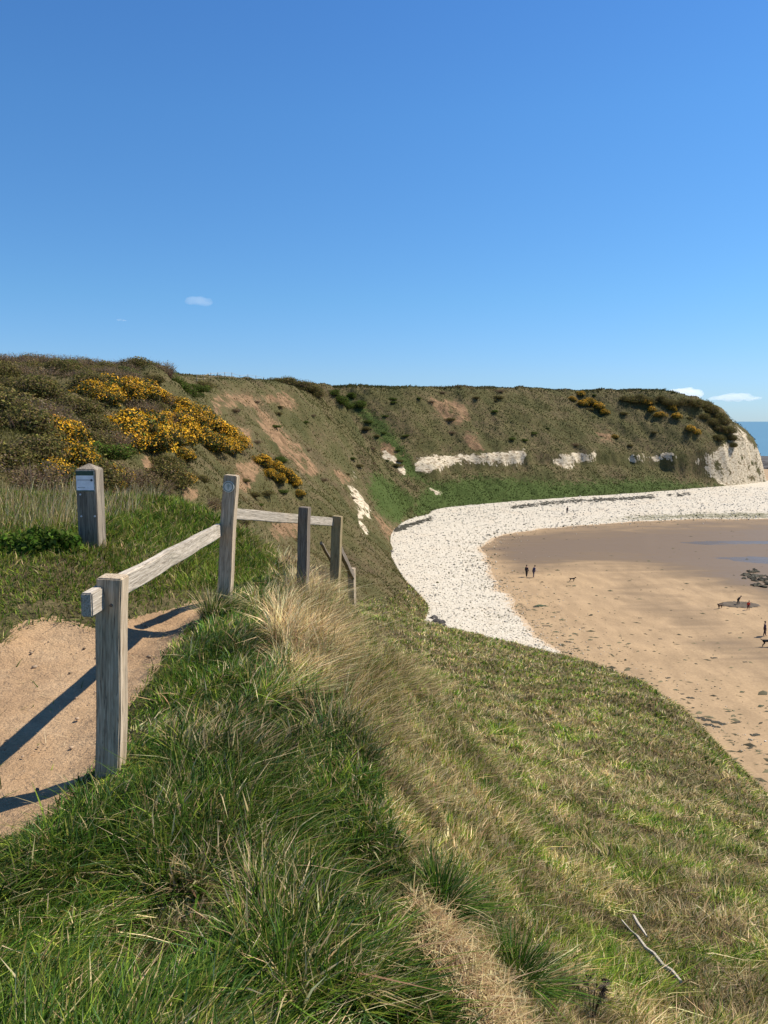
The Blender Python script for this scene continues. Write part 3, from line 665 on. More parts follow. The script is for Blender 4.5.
def dead_plant():
    p = ground_hit(592, 1024); b = thing('dead_flower_plant', 'withered brown seed heads at the lower edge of the grass slope', 'plant', p)
    for k in range(7):
        a = rng.uniform(0, 6.28); r = rng.uniform(.02, .08); hh = rng.uniform(.16, .26)
        tube('stalk', [(0, 0, 0), (r * math.cos(a) * .5, r * math.sin(a) * .5, hh * .6), (r * math.cos(a), r * math.sin(a), hh)], [.004, .003, .003], M_TWIG, b, 5)
        n = 60; d = rng.normal(0, 1, (n, 3)); d /= np.linalg.norm(d, axis=1)[:, None]; c = np.array([r * math.cos(a), r * math.sin(a), hh])
        V = np.concatenate([np.stack([c + d[i] * .004, c + d[i] * .028 + (.003, 0, 0), c + d[i] * .028 + (0, .004, 0)]) for i in range(n)])
        link('seed_head', mesh('seed_head', V, np.arange(3 * n), np.full(n, 3), M_TWIG), b)
dead_plant()

# ---------------------------------------------------------------- wooden fence
def beam(name, p0, p1, w, h, mat, parent, up=Vector((0, 0, 1)), slope_top=0, bev=.006):
    """squared timber from p0 to p1 (local z along its length so that the grain follows it)"""
    p0, p1 = Vector(p0), Vector(p1); d = p1 - p0; L = d.length; z = d.normalized()
    x = up.cross(z); x = x.normalized() if x.length > 1e-4 else Vector((1, 0, 0)); y = z.cross(x)
    bm = bmesh.new(); bmesh.ops.create_cube(bm, size=1)
    bmesh.ops.scale(bm, vec=(w, h, L), verts=bm.verts); bmesh.ops.translate(bm, vec=(0, 0, L / 2), verts=bm.verts)
    bmesh.ops.bevel(bm, geom=bm.edges[:], offset=bev, segments=2, affect='EDGES')
    bmesh.ops.subdivide_edges(bm, edges=[e for e in bm.edges if e.calc_length() > L * .6], cuts=10)
    for v in bm.verts:
        k = math.sin(v.co.z * 7.3 + len(name)) * .003; v.co.x += k + random.uniform(-.0008, .0008); v.co.y += k * .6 + random.uniform(-.0008, .0008)
        if slope_top and v.co.z > L * .97: v.co.z += slope_top * v.co.x
    o = bm_obj(name, bm, mat, parent)
    M = Matrix((x, y, z)).transposed().to_4x4(); M.translation = p0
    o.matrix_local = M; return o
def post(parent, bx, by, top, w, h, yaw, mat, dx=0, dy=0, slope=0):
    zb = lz(bx, by) - .25
    x = Vector((math.cos(yaw), math.sin(yaw), 0)); p0 = Vector((bx, by, zb)); p1 = Vector((bx + dx, by + dy, top))
    z = (p1 - p0).normalized(); y = z.cross(x).normalized(); x = y.cross(z)
    o = beam('post', p0, p1, w, h, mat, parent, slope_top=slope)
    M = Matrix((x, y, z)).transposed().to_4x4(); M.translation = p0 - parent.location; o.matrix_local = M
    return o
FB = Vector((-1.3, 3.5, lz(-1.3, 3.5)))
fence = thing('wooden_fence', 'weathered wooden post and rail fence running along the cliff path', 'fence', FB)
Y1 = 3.42; t1 = at_y(113, 576, Y1); b1 = at_y(108, 772, Y1)
post(fence, b1.x, b1.y, t1.z, .112, .112, math.radians(1), MW_GREY, (t1 - b1).x, 0)
Y2 = 6.25; t2 = at_y(229, 475, Y2); b2 = at_y(221, 590, Y2)
pw = post(fence, b2.x, b2.y, t2.z, .108, .108, math.radians(-4), MW_GREY, (t2 - b2).x + .02, 0)
Y3 = 7.5; t3 = at_y(305, 507, Y3); b3 = at_y(301, 585, Y3); post(fence, b3.x, b3.y, t3.z, .10, .10, math.radians(-14), MW_DARK, (t3 - b3).x, 0)
Y4 = 8.7; t4 = at_y(336, 516, Y4); b4 = at_y(333, 585, Y4); post(fence, b4.x, b4.y, t4.z, .11, .09, math.radians(-14), MW_NEW, (t4 - b4).x + .02, 0)
Y5 = 10.6; t5 = at_y(353, 568, Y5); b5 = at_y(352, 590, Y5); post(fence, b5.x, b5.y, t5.z, .09, .09, math.radians(-20), MW_GREY, 0, 0)
def rail(a, b, w, h, mat):
    a = a - fence.location; b = b - fence.location; return beam('rail', a, b, w, h, mat, fence)
rail(at_y(86, 605, 3.22) + Vector((0, .0, 0)), at_y(219, 530, 6.23), .05, .105, MW_PALE)
rail(at_y(226, 513, 6.34), at_y(333, 522, 8.72), .045, .095, MW_PALE)
rail(at_y(338, 545, 8.8), at_y(353, 577, 10.62), .045, .09, MW_DARK)
rail(at_y(321, 543, 8.72), at_y(334, 566, 10.2), .035, .035, MW_DARK)
# coach bolts where the rails meet the posts
def bolt(par, x, y, z, rot):
    bm = bmesh.new(); bmesh.ops.create_cone(bm, cap_ends=True, segments=12, radius1=.009, radius2=.006, depth=.008); o = bm_obj('bolt', bm, M_RUST, par); o.location = (x, y, z); o.rotation_euler = rot
M_RUST = m_plain('rusty_bolt', (.16, .12, .09), .6)
bolt(fence.children[0], .012, -.059, t1.z - (lz(b1.x, b1.y) - .25) - .12, (math.pi / 2, 0, 0))
# waymark disc on the tall post (local frame of that post)
def disc(name, r, t, mat, parent, loc, rot):
    bm = bmesh.new(); bmesh.ops.create_cone(bm, cap_ends=True, segments=40, radius1=r, radius2=r * .97, depth=t)
    o = bm_obj(name, bm, mat, parent); o.location = loc; o.rotation_euler = rot; return o
L2 = (t2.z - (lz(b2.x, b2.y) - .25)); zc = L2 - .088
dk = disc('waymark_disc', .047, .006, M_DISC, pw, (-.004, -.0590, zc), (math.pi / 2, 0, 0))
for o, m in (((.040, .0338), M_RING),):
    bm = bmesh.new(); vs = []
    for k in range(48):
        a = 6.2832 * k / 48; vs.append([bm.verts.new((math.cos(a) * rr, math.sin(a) * rr, hh)) for rr, hh in ((o[0], .0031), (o[0], .0045), (o[1], .0045), (o[1], .0031))])
    for k in range(48):
        A, B = vs[k], vs[(k + 1) % 48]
        for j in range(4): bm.faces.new((A[j], B[j], B[(j + 1) % 4], A[(j + 1) % 4]))
    bmesh.ops.recalc_face_normals(bm, faces=bm.faces); bm_obj('ring', bm, m, dk)
bm = bmesh.new(); P = [(0, .025), (.016, .004), (.006, .004), (.006, -.022), (-.006, -.022), (-.006, .004), (-.016, .004)]
f = bm.faces.new([bm.verts.new((x, y, .0032)) for x, y in P]); r = bmesh.ops.extrude_face_region(bm, geom=[f]); bmesh.ops.translate(bm, vec=(0, 0, .0014), verts=[v for v in r['geom'] if isinstance(v, bmesh.types.BMVert)])
bmesh.ops.recalc_face_normals(bm, faces=bm.faces); bm_obj('arrow', bm, m_plain('waymark_arrow', (.36, .40, .33), .5), dk)

# ---------------------------------------------------------------- sign post
def sign_post():
    Y = 7.6; b = at_y(93, 550, Y); t = at_y(92, 463, Y); zb = lz(b.x, b.y)
    root = thing('sign_post', 'thick wooden marker post carrying a small white and green sign plate', 'sign post', (b.x, b.y, zb), math.radians(-1))
    h = t.z - zb; w = .20; hs = h - .058
    bm = bmesh.new(); vs = []
    for z in (-.2, hs): vs.append([bm.verts.new((sx * w / 2, sy * w / 2, z)) for sx, sy in ((-1, -1), (1, -1), (1, 1), (-1, 1))])
    r0, r1 = vs; apex = bm.verts.new((0, 0, h))
    for k in range(4): bm.faces.new((r0[k], r0[(k + 1) % 4], r1[(k + 1) % 4], r1[k])); bm.faces.new((r1[k], r1[(k + 1) % 4], apex))
    bm.faces.new(r0[::-1]); bmesh.ops.bevel(bm, geom=[e for e in bm.edges], offset=.006, segments=2, affect='EDGES')
    bm_obj('post', bm, MW_OLD, root)
    y = -w / 2; ph = .205; pw_ = .178; zc = hs - .012 - ph / 2
    def slab(name, sx, sz, th, x, z, yy, mat, par):
        bm = bmesh.new(); add_box(bm, (sx, th, sz), Matrix.Translation((x, yy, z))); return bm_obj(name, bm, mat, par)
    plate = slab('sign_plate', pw_, ph, .004, -.004, zc, y - .002, M_WHITE, root)
    slab('header_band', pw_ - .002, .045, .002, -.004, zc + ph / 2 - .0235, y - .0052, M_GREEN, plate)
    slab('footer_band', pw_ - .002, .012, .002, -.004, zc - ph / 2 + .0072, y - .0052, M_GREEN, plate)
    slab('side_edge', .004, ph - .066, .002, pw_ / 2 - .0065, zc - .016, y - .0052, M_GREEN, plate)
    slab('printed_line', .125, .004, .0014, -.018, zc + .012, y - .005, M_INK, plate)
    d = disc('emblem', .012, .002, M_INK, plate, (.058, y - .0052, zc + .010), (math.pi / 2, 0, 0))
    slab('small_print', .055, .006, .0014, -.035, zc - .062, y - .005, m_plain('faint_print', (.42, .46, .48), .5), plate)
    slab('small_print', .016, .010, .0014, -.072, zc - .062, y - .005, m_plain('faint_print_emblem', (.40, .44, .50), .5), plate)
    for x, z in ((-.06, hs - .46), (.075, hs - .46), (-.06, hs - .245)):
        disc('nail', .009, .006, M_NAIL, root, (x, y - .003, z), (math.pi / 2, 0, 0))
    # dark knot hollows
    return root
MW_OLD = m_wood('mossy_old_oak', (.13, .105, .08), (.36, .30, .22), .6)
sign_post()

# ---------------------------------------------------------------- shrubs
def leaves(centres, radii, per, size, cols, flat=.75, shell=.55, upbias=.2):
    n = per * len(centres); ci = np.repeat(np.arange(len(centres)), per)
    d = rng.normal(0, 1, (n, 3)); d /= np.linalg.norm(d, axis=1)[:, None]
    rr = shell + (1 - shell) * rng.random(n) ** .6 + rng.normal(0, .07, n)
    P = centres[ci] + d * (radii[ci] * rr)[:, None] * np.array([1, 1, flat])
    nr = d + rng.normal(0, .7, (n, 3)) + np.array([0, 0, upbias]); nr /= np.linalg.norm(nr, axis=1)[:, None]
    a = np.cross(nr, rng.normal(0, 1, (n, 3))); a /= np.linalg.norm(a, axis=1)[:, None] + 1e-9; b = np.cross(nr, a)
    s = (size * rng.uniform(.55, 1.4, n))[:, None]
    V = np.stack([P - a * s, P - b * s * .55, P + a * s, P + b * s * .55], 1)
    k = P[:, 2] > -.1; V = V[k]; n = len(V)
    c, _ = pickmix(n, cols); c *= (.7 + .6 * rng.random(len(centres)))[ci[k]][:, None]
    return V.reshape(-1, 3), np.arange(4 * n), np.full(n, 4), {'tint': np.repeat(c, 4, 0)}, P[k], d[k]
PAL.update({'scrub': np.array((.115, .105, .030)), 'scrub2': np.array((.165, .125, .045)), 'scrubd': np.array((.048, .054, .016)), 'twig': np.array((.16, .11, .07)), 'twigp': np.array((.24, .175, .115)), 'gdark': np.array((.055, .070, .024)), 'gold': np.array((.74, .42, .015)), 'gold2': np.array((.60, .30, .012)), 'fresh': np.array((.075, .11, .02))})
def lobes(n, rx, rz):
    c = []
    while len(c) < n:
        p = rng.uniform(-1, 1, 3); p[2] = abs(p[2])
        if np.dot(p, p) < 1: c.append(p)
    c = np.array(c) * np.array([rx, rx, rz]) * .72; return c, rng.uniform(.28, .55, n) * min(rx, rz * 1.3)
def twigs(n, rx, rz, parent):
    th = rng.uniform(0, 6.28, n); r = np.sqrt(rng.random(n)) * rx * .5
    x, y = r * np.cos(th), r * np.sin(th)
    L = np.stack([np.cos(th), np.sin(th)], 1) * (.25 + .5 * r / rx)[:, None] + rng.normal(0, .2, (n, 2))
    c, _ = pickmix(n, [('twig', 1.), ('twigp', .8)])
    V, fl, sz, at = blade_mesh(np.stack([x, y, np.full(n, -.2)], 1), rng.uniform(.75, 1.28, n) * rz * (1 - .35 * r / rx), rng.uniform(.02, .055, n), L, c, rng.uniform(0, 6.3, n), 3)
    link('branches', mesh('branches', V, fl, sz, ML, at), parent)
KINDS = {}
def proto(name, kind, seed):
    global rng
    keep = rng; rng = np.random.default_rng(seed)
    root = bpy.data.objects.new(name, None); C.objects.link(root)
    if kind == 'gorse':
        c, r = lobes(20, 1.25, 1.05); V, fl, sz, at, P, d = leaves(c, r, 330, .052, [('gdark', 1.6), ('scrubd', .7), ('fresh', .4), ('scrub2', .5), ('twig', .25)])
        link('foliage', mesh('gorse_foliage', V, fl, sz, ML, at), root)
        hi = [i for i in range(len(c)) if c[i][2] + r[i] > .5 and rng.random() < .85]
        V, fl, sz, at, P, d = leaves(c[hi], r[hi] * 1.06, 330, .048, [('gold', 1.2), ('gold2', .8)], shell=.82, upbias=.8)
        k = (d[:, 2] > -.05 + rng.normal(0, .3, len(d))) ; k4 = np.repeat(k, 4)
        V = V[k4]; n = k.sum(); link('blossom', mesh('gorse_blossom', V, np.arange(4 * n), np.full(n, 4), MF, {'tint': at['tint'][k4]}), root)
    elif kind == 'scrub':
        c, r = lobes(18, 1.3, 1.1); V, fl, sz, at, P, d = leaves(c, r, 480, .048, [('scrub', 1.2), ('scrub2', 1.0), ('scrubd', .8), ('olive', .35), ('twig', .35)])
        link('foliage', mesh('scrub_foliage', V, fl, sz, ML, at), root); twigs(40, 1.3, 1.25, root)
    elif kind == 'twiggy':
        c, r = lobes(12, 1.3, 1.05); V, fl, sz, at, P, d = leaves(c, r, 320, .042, [('twig', 1.2), ('twigp', .6), ('scrub2', .8), ('scrub', .6)], shell=.35)
        link('foliage', mesh('thorn_foliage', V, fl, sz, ML, at), root); twigs(190, 1.35, 1.3, root)
    elif kind == 'green':
        c, r = lobes(16, 1.2, 1.05); V, fl, sz, at, P, d = leaves(c, r, 460, .047, [('fresh', 1.2), ('scrub', .8), ('mid', .8), ('scrubd', .7)])
        link('foliage', mesh('green_foliage', V, fl, sz, ML, at), root)
    KINDS.setdefault(kind, []).append([root, False]); rng = keep
for i, nm in enumerate(['gorse_bush', 'gorse_bush', 'gorse_bush']): proto(nm, 'gorse', 10 + i)
for i in range(3): proto('scrub_bush', 'scrub', 20 + i)
for i in range(2): proto('thorn_bush', 'twiggy', 30 + i)
for i in range(2): proto('green_shrub', 'green', 40 + i)
CATS = {'gorse': 'gorse bush', 'scrub': 'bush', 'twiggy': 'thorn bush', 'green': 'shrub'}
def shrub(kind, p, s, label, group=None, sz=None, sink=.15):
    ent = random.choice(KINDS[kind]); rz = random.uniform(0, 6.28)
    sc = (s, s, (sz if sz else s)); loc = Vector((p[0], p[1], lz(p[0], p[1]) - sink * s))
    if not ent[1]:
        o = ent[0]; ent[1] = True; o.location = loc; o.rotation_euler = (0, 0, rz); o.scale = sc
    else: o = dup(ent[0], loc, rz, sc)
    for k in ('label', 'category', 'group'):
        if k in o: del o[k]
    tag(o, label, CATS[kind], group); return o
def shrub_px(kind, px, py, s, label, group=None, sz=None):
    p = ground_hit(px, py, 12)
    if p is None: print('no ground at', px, py); return
    return shrub(kind, p, s, label, group, sz)
# golden gorse on the hillside left of the cliff
for px, py, s in [(98, 397, 1.5), (112, 393, 1.6), (126, 396, 1.7), (140, 397, 1.7), (153, 400, 1.5), (104, 402, 1.2), (166, 404, 1.3)]:
    shrub_px('gorse', px, py, s, 'golden flowering gorse bush in the upper band near the hilltop', 'gorse bushes in the upper band')
for px, py, s in [(128, 437, 1.7), (142, 435, 1.8), (155, 438, 1.7), (132, 447, 1.5), (148, 447, 1.5), (178, 412, 1.5), (186, 424, 1.6), (170, 428, 1.5), (196, 420, 1.7), (206, 430, 1.8), (216, 436, 1.7), (228, 440, 1.7), (238, 446, 1.4), (200, 442, 1.7), (212, 448, 1.6), (184, 440, 1.5), (190, 432, 1.4), (226, 450, 1.4), (168, 440, 1.5)]:
    shrub_px('gorse', px, py, s * 1.15, 'golden flowering gorse bush in the big patch above the waymark post', 'gorse bushes in the big patch')
for px, py, s in [(262, 462, 1.0), (272, 468, 1.1), (282, 474, 1.1), (290, 480, 1.1), (278, 482, 1.0), (296, 484, .9), (268, 475, .9), (300, 496, .7)]:
    shrub_px('gorse', px, py, s, 'low flowering gorse bush trailing down the cliff right of the waymark post', 'gorse bushes on the cliff')
for px, py, s, lb in [(58, 437, 1.1, 'small gorse bush with sparse flowers amid dark scrub at far left'), (66, 441, 1.0, 'small gorse bush lowest of the pair amid dark scrub at left'), (72, 462, 1.0, 'yellow gorse bush directly above the white sign post'), (55, 478, .8, 'low gorse bush just left of the sign plate'), (116, 480, .8, 'yellow gorse bush just right of the sign plate'), (112, 490, .6, 'low gorse bush at the right edge of the sign post'), (178, 482, .9, 'half bare gorse bush between sign post and waymark post'), (184, 460, 1.0, 'gorse bush hanging over an earth scar left of the waymark post')]:
    shrub_px('gorse', px, py, s, lb)
# gorse and bushes on the headland
for px, py, s in [(572, 400, 1.6), (583, 405, 2.0), (590, 404, 2.2), (598, 408, 2.0), (604, 414, 1.6), (580, 396, 1.6)]:
    shrub_px('gorse', px, py, s, 'gorse bush on the upper slope in the middle of the far headland', 'gorse in the middle of the headland')
for px, py, s in [(652, 411, 1.8), (660, 416, 1.8), (672, 410, 1.6), (676, 418, 1.8), (690, 432, 1.9), (697, 434, 1.6), (646, 404, 1.6), (615, 438, 1.2)]:
    shrub_px('gorse', px, py, s, 'gorse bush near the seaward end of the far headland', 'gorse near the headland point')
for px, py, s in [(634, 402, 2.6), (641, 400, 2.6), (648, 402, 2.2), (676, 405, 2.6), (686, 404, 2.8), (695, 405, 3.0), (704, 408, 3.0), (711, 412, 3.0), (717, 418, 2.8), (724, 424, 2.6), (728, 432, 2.6), (720, 430, 2.4), (712, 424, 2.4), (704, 418, 2.0), (731, 440, 2.2), (733, 446, 1.8), (718, 440, 2.0), (660, 402, 2.2), (668, 404, 2.0), (626, 400, 2.2)]:
    shrub_px('scrub', px, py, s, 'dark windswept bush on the point of the far headland', 'dark bushes on the headland point', s * .8)
for px, py, s in [(340, 402, 2.0), (347, 408, 1.9), (360, 407, 2.0), (352, 398, 1.6), (334, 394, 1.5)]:
    shrub_px('green', px, py, s, 'round green bush in the gully where headland and cliff meet', 'bushes in the gully')
for px, py, s in [(277, 377, 2.6), (286, 374, 3.2), (295, 374, 3.4), (303, 376, 3.2), (310, 379, 2.6), (316, 384, 2.0), (270, 380, 1.8)]:
    p = at_y(px, 392, 172); shrub('scrub', p, s, 'dark green bush of the hump on the cliff top skyline', 'bushes of the skyline hump', s * .62)
for px, yy, s in [(190, 100, 1.6), (178, 96, 1.9), (166, 92, 1.7), (196, 105, 1.6), (150, 95, 1.8), (203, 112, 1.4), (235, 150, 1.0), (246, 155, 1.1), (225, 145, .9)]:
    p = at_y(px, 385, yy); shrub('green' if s > 1.5 else 'scrub', p, s, 'rounded bush along the skyline left of the skyline hump', 'skyline bushes', s * .7)
# the scrub thicket: fill the hillside left of the cliff
taken = []
def thicket(n, box, kinds, srange, label, group, mind=1.7):
    k = tries = 0
    while k < n and tries < 4000:
        tries += 1; px = random.uniform(*box[0]); yy = math.exp(random.uniform(math.log(box[1][0]), math.log(box[1][1])))
        x = (px - 384) / F * yy
        if any((x - a) ** 2 + (yy - b) ** 2 < (mind * (.6 + yy / 70)) ** 2 for a, b in taken): continue
        taken.append((x, yy)); s = random.uniform(*srange) * (.75 + yy / 160); shrub(random.choice(kinds), (x, yy), s, label, group, s * random.uniform(.65, .95)); k += 1
thicket(58, ((-60, 70), (14, 95)), ['scrub', 'scrub', 'twiggy', 'scrub'], (1.0, 1.6), 'tangled scrub bush in the dark thicket left of the sign post', 'scrub thicket left of the sign post')
thicket(52, ((70, 175), (30, 100)), ['scrub', 'twiggy', 'scrub', 'twiggy', 'green'], (.9, 1.5), 'olive scrub bush on the hillside between sign post and gorse', 'scrub among the gorse')
thicket(34, ((150, 260), (20, 55)), ['green', 'scrub', 'scrub', 'twiggy'], (.45, .8), 'low bramble shrub on the gully side behind the waymark post', 'brambles behind the waymark post', 1.4)
for px, yy, s in [(4, 92, 1.5), (22, 90, 1.7), (40, 94, 1.9), (58, 91, 1.6), (76, 95, 1.9), (92, 92, 1.7), (108, 96, 1.8), (124, 93, 1.7), (140, 97, 1.9), (156, 98, 1.6)]:
    p = at_y(px, 385, yy); shrub('twiggy', p, s, 'bare twiggy thorn bush on the hilltop skyline at the left', 'thorn bushes on the hilltop', s * .8)
def scatter(n, box, kinds, sr, label, group):
    k = 0
    while k < n:
        px, py = random.uniform(*box[0]), random.uniform(*box[1]); p = ground_hit(px, py, 20)
        if p is None or p.z < 6: continue
        s = random.uniform(*sr); shrub(random.choice(kinds), p, s, label, group, s * .55); k += 1
scatter(24, ((430, 720), (390, 446)), ['scrub', 'twiggy', 'scrub', 'green'], (.7, 1.6), 'low dark bush dotted over the upper slope of the far headland', 'low bushes on the headland slope')
scatter(26, ((235, 400), (400, 520)), ['scrub', 'twiggy', 'green', 'scrub'], (.4, 1.0), 'low bramble bush dotted over the bare cliff face behind the fence', 'low brambles on the cliff face')
scatter(12, ((330, 420), (395, 470)), ['green', 'scrub'], (.8, 1.5), 'green bush in the fold between cliff and headland', 'bushes in the fold')
for kd in KINDS.values():
    for root, used in kd:
        if not used:
            for ch in list(root.children): bpy.data.objects.remove(ch)
            bpy.data.objects.remove(root)
# leafy nettles by the sign post
def nettle(px, py, yy, s, label, group):
    p = at_y(px, py, yy); p.z = lz(p.x, p.y)
    c, r = lobes(9, .26 * s, .22 * s); V, fl, sz, at, _, _ = leaves(c, r, 90, .028, [('fresh', 1.4), ('mid', 1.2), ('dark', .6)], shell=.4)
    o = link('nettle_clump', mesh('nettle_clump', V, fl, sz, ML, at)); o.location = p; return tag(o, label, 'plant', group)
for px, py, s in [(28, 560, 1.1), (50, 556, 1.2), (66, 562, 1.0), (12, 566, 1.0), (40, 572, .9)]:
    nettle(px, py, 7.3, s, 'leafy green weed clump in the grass left of the sign post', 'weeds left of the sign post')

# ---------------------------------------------------------------- far field fence on the skyline
def field_fence():
    b = at_y(205, 383, 118); z0 = lz(b.x, b.y); root = thing('field_fence', 'distant post and wire fence along the hilltop skyline', 'fence', (b.x, b.y, z0))
    pts = [at_y(px, 383, yy) for px, yy in ((197, 112), (204, 118), (211, 124), (218, 130), (225, 136), (232, 142), (240, 148), (248, 154), (256, 160), (264, 166))]
    P = []
    for p in pts:
        z = lz(p.x, p.y); P.append(Vector((p.x - b.x, p.y - b.y, z - z0)))
        beam('post', P[-1] - Vector((0, 0, .3)), P[-1] + Vector((0, 0, 1.15)), .09, .09, MW_GREY, root, up=Vector((0, 1, 0)))
    for k, hgt in enumerate((.55, 1.05)):
        tube('wire', [q + Vector((0, 0, hgt)) for q in P], [.02] * len(P), MW_GREY, root, 5)
field_fence()

# ---------------------------------------------------------------- shore debris
def lump(name, seed, mat, flat, n=26):
    r = random.Random(seed); bm = bmesh.new()
    for k in range(n):
        a = r.uniform(0, 6.28); d = r.random() ** .7; s = r.uniform(.12, .32)
        M = Matrix.Translation((math.cos(a) * d * .9, math.sin(a) * d * .45, s * flat * .4)) @ Matrix.Rotation(r.uniform(0, 3), 4, 'Z') @ Matrix.Diagonal((s * r.uniform(.8, 2), s, s * flat, 1))
        q = bmesh.ops.create_icosphere(bm, subdivisions=1, radius=1)
        for v in q['verts']: v.co *= r.uniform(.75, 1.25)
        bmesh.ops.transform(bm, matrix=M, verts=q['verts'])
    me = bpy.data.meshes.new(name); bm.to_mesh(me); bm.free(); me.materials.append(mat); return me
WEED = [lump('seaweed_clump', i, M_WEED, .35) for i in range(3)] + [lump('seaweed_clump', 9, M_WEEDG, .4)]
def on_beach(px, py):
    p = at_z(px, py, 0.0)
    for _ in range(3):
        h, d = shingle_h(np.array([p.x]), np.array([p.y])); s = sand_z(np.array([p.x]), np.array([p.y]))
        z = float(max(h[0] if d[0] > 0 else -9, s[0])); p = at_z(px, py, z)
    return p
def weed(px, py, s, label, group=None, me=None, sy=1.0):
    o = link('seaweed_clump', me or random.choice(WEED)); o.location = on_beach(px, py); o.rotation_euler = (0, 0, random.uniform(-.3, .3)); o.scale = (s, s * sy, s * .8); return tag(o, label, 'seaweed', group)
for px, py, s in [(540, 606, .9), (536, 607, .5), (520, 604, .4), (528, 610, .35), (558, 612, .35), (562, 620, .45), (552, 617, .3), (575, 634, .4), (590, 640, .35), (600, 648, .35), (583, 628, .3), (545, 626, .4), (556, 632, .4), (568, 642, .4), (530, 596, .3), (566, 626, .3)]:
    weed(px, py, s * .8, 'green brown seaweed clump strewn where shingle meets sand', 'seaweed along the shingle edge', WEED[3] if random.random() < .5 else None)
for px, py, s in [(616, 599, .35), (640, 618, .3), (650, 630, .3), (660, 639, .3), (620, 636, .25), (690, 637, .3), (714, 658, .45), (745, 662, .3), (668, 678, .35), (690, 698, .45), (706, 720, .5), (715, 722, .6), (708, 725, .5), (700, 718, .45), (722, 724, .5), (716, 727, .4), (738, 722, .35), (755, 735, .5), (742, 692, .3), (761, 706, .35), (730, 633, .3), (685, 660, .25), (676, 690, .3), (682, 694, .3), (750, 748, .3), (740, 638, .25)]:
    weed(px, py, s * .75, 'small dark seaweed clump scattered on the open sand', 'seaweed on the open sand')
def wrack():
    # strand line of dark weed along the foot of the far cliff and of the near slope
    pts = [(396, 530), (406, 526), (430, 519), (460, 514.5), (500, 509), (540, 504), (580, 501), (620, 499), (650, 497), (690, 494)]
    n = 1500; V = []; fl = []; seg = np.array(pts, float)
    t = rng.random(n) * (len(pts) - 1); i = t.astype(int); f = (t - i)[:, None]; P = seg[i] * (1 - f) + seg[i + 1] * f
    bm = bmesh.new()
    for px, py in P:
        if vn(np.array([px * .05]), np.array([1.0]), 3)[0] < .28: continue
        p = on_beach(px, py + random.gauss(0, .9)); s = random.uniform(.12, .5)
        q = bmesh.ops.create_icosphere(bm, subdivisions=1, radius=1)
        bmesh.ops.transform(bm, matrix=Matrix.Translation(p) @ Matrix.Rotation(random.uniform(0, 3), 4, 'Z') @ Matrix.Diagonal((s * 1.6, s, s * .4, 1)), verts=q['verts'])
    stuff(bm_obj('seaweed_wrack', bm, M_WEED), 'dark strand line of seaweed along the top of the shingle', 'seaweed')
wrack()
def boulder(px, py, s, label, mat, group=None, name='boulder', flat=.5, seed=None):
    r = random.Random(seed or int(px * 7 + py)); bm = bmesh.new(); bmesh.ops.create_icosphere(bm, subdivisions=2, radius=1)
    for v in bm.verts:
        q = v.co * 1.7; v.co *= .75 + .25 * math.sin(q.x * 2 + r.random() * .6 + 1) * math.cos(q.y * 2.3) + r.uniform(0, .3)
    bmesh.ops.scale(bm, vec=(s, s * .7, s * flat), verts=bm.verts); o = bm_obj(name, bm, mat); o.location = on_beach(px, py); o.rotation_euler = (0, 0, r.uniform(0, 3)); return tag(o, label, 'rock', group)
for px, py, s in [(437, 622, .7), (440, 626, .9), (434, 618, .6), (443, 622, .5)]:
    boulder(px, py, s, 'dark rock in the pile at the foot of the grassy slope', M_ROCK, 'rocks at the slope foot')
for px, py, s in [(384, 541, .8), (388, 546, .7), (391, 552, .5), (386, 535, .7), (382, 530, .6)]:
    boulder(px, py, s, 'brown boulder fallen at the inner corner of the bay', M_ROCK, 'boulders in the bay corner')
for k in range(110):
    px = random.uniform(744, 800); py = 578 + random.gauss(0, 4.2) * min(1, (px - 738) / 18) + (px - 760) * .10
    boulder(px, py, random.uniform(.25, .75), 'low black seaweed covered rock at the water edge on the right', M_WEED, 'black rocks by the water', 'low_rock', .4, k + 5)
def reef():
    for k, (px, py, w, dd) in enumerate([(764, 458.5, 9, 2.5), (775, 460.5, 14, 3), (768, 463.5, 9, 2.5), (790, 464, 16, 3), (776, 468, 12, 3)]):
        p = at_z(px, py, -.2); bm = bmesh.new(); bmesh.ops.create_icosphere(bm, subdivisions=3, radius=1); r = random.Random(k)
        for v in bm.verts: v.co *= .8 + .35 * r.random()
        bmesh.ops.scale(bm, vec=(w, w * 1.6, dd * .6), verts=bm.verts); o = bm_obj('reef_rock', bm, M_ROCK); o.location = p
        tag(o, 'low dark reef rock in the sea just off the white headland point', 'rock', 'reef rocks off the point')
reef()
# dug wet hollow in the sand
def hollow():
    c = on_beach(739, 605); n = 48; bm = bmesh.new(); rings = []
    for rr, zz in ((1.0, .02), (.82, .16), (.6, .05), (.3, .03)):
        rings.append([bm.verts.new((math.cos(6.2832 * k / n) * 2.3 * rr * (1 + .12 * math.sin(k * 1.7)), math.sin(6.2832 * k / n) * 1.5 * rr * (1 + .12 * math.cos(k * 2.1)), zz + .03 * math.sin(k * 3.3))) for k in range(n)])
    for a, b in zip(rings, rings[1:]):
        for k in range(n): bm.faces.new((a[k], a[(k + 1) % n], b[(k + 1) % n], b[k]))
    bm.faces.new(rings[-1]); bmesh.ops.recalc_face_normals(bm, faces=bm.faces)
    o = bm_obj('sand_pit', bm, m_rock('wet_dug_sand', (.05, .04, .027), (.13, .095, .06)), None, True); o.location = c; tag(o, 'dark wet pit dug in the sand where children play', 'sand pit')
hollow()

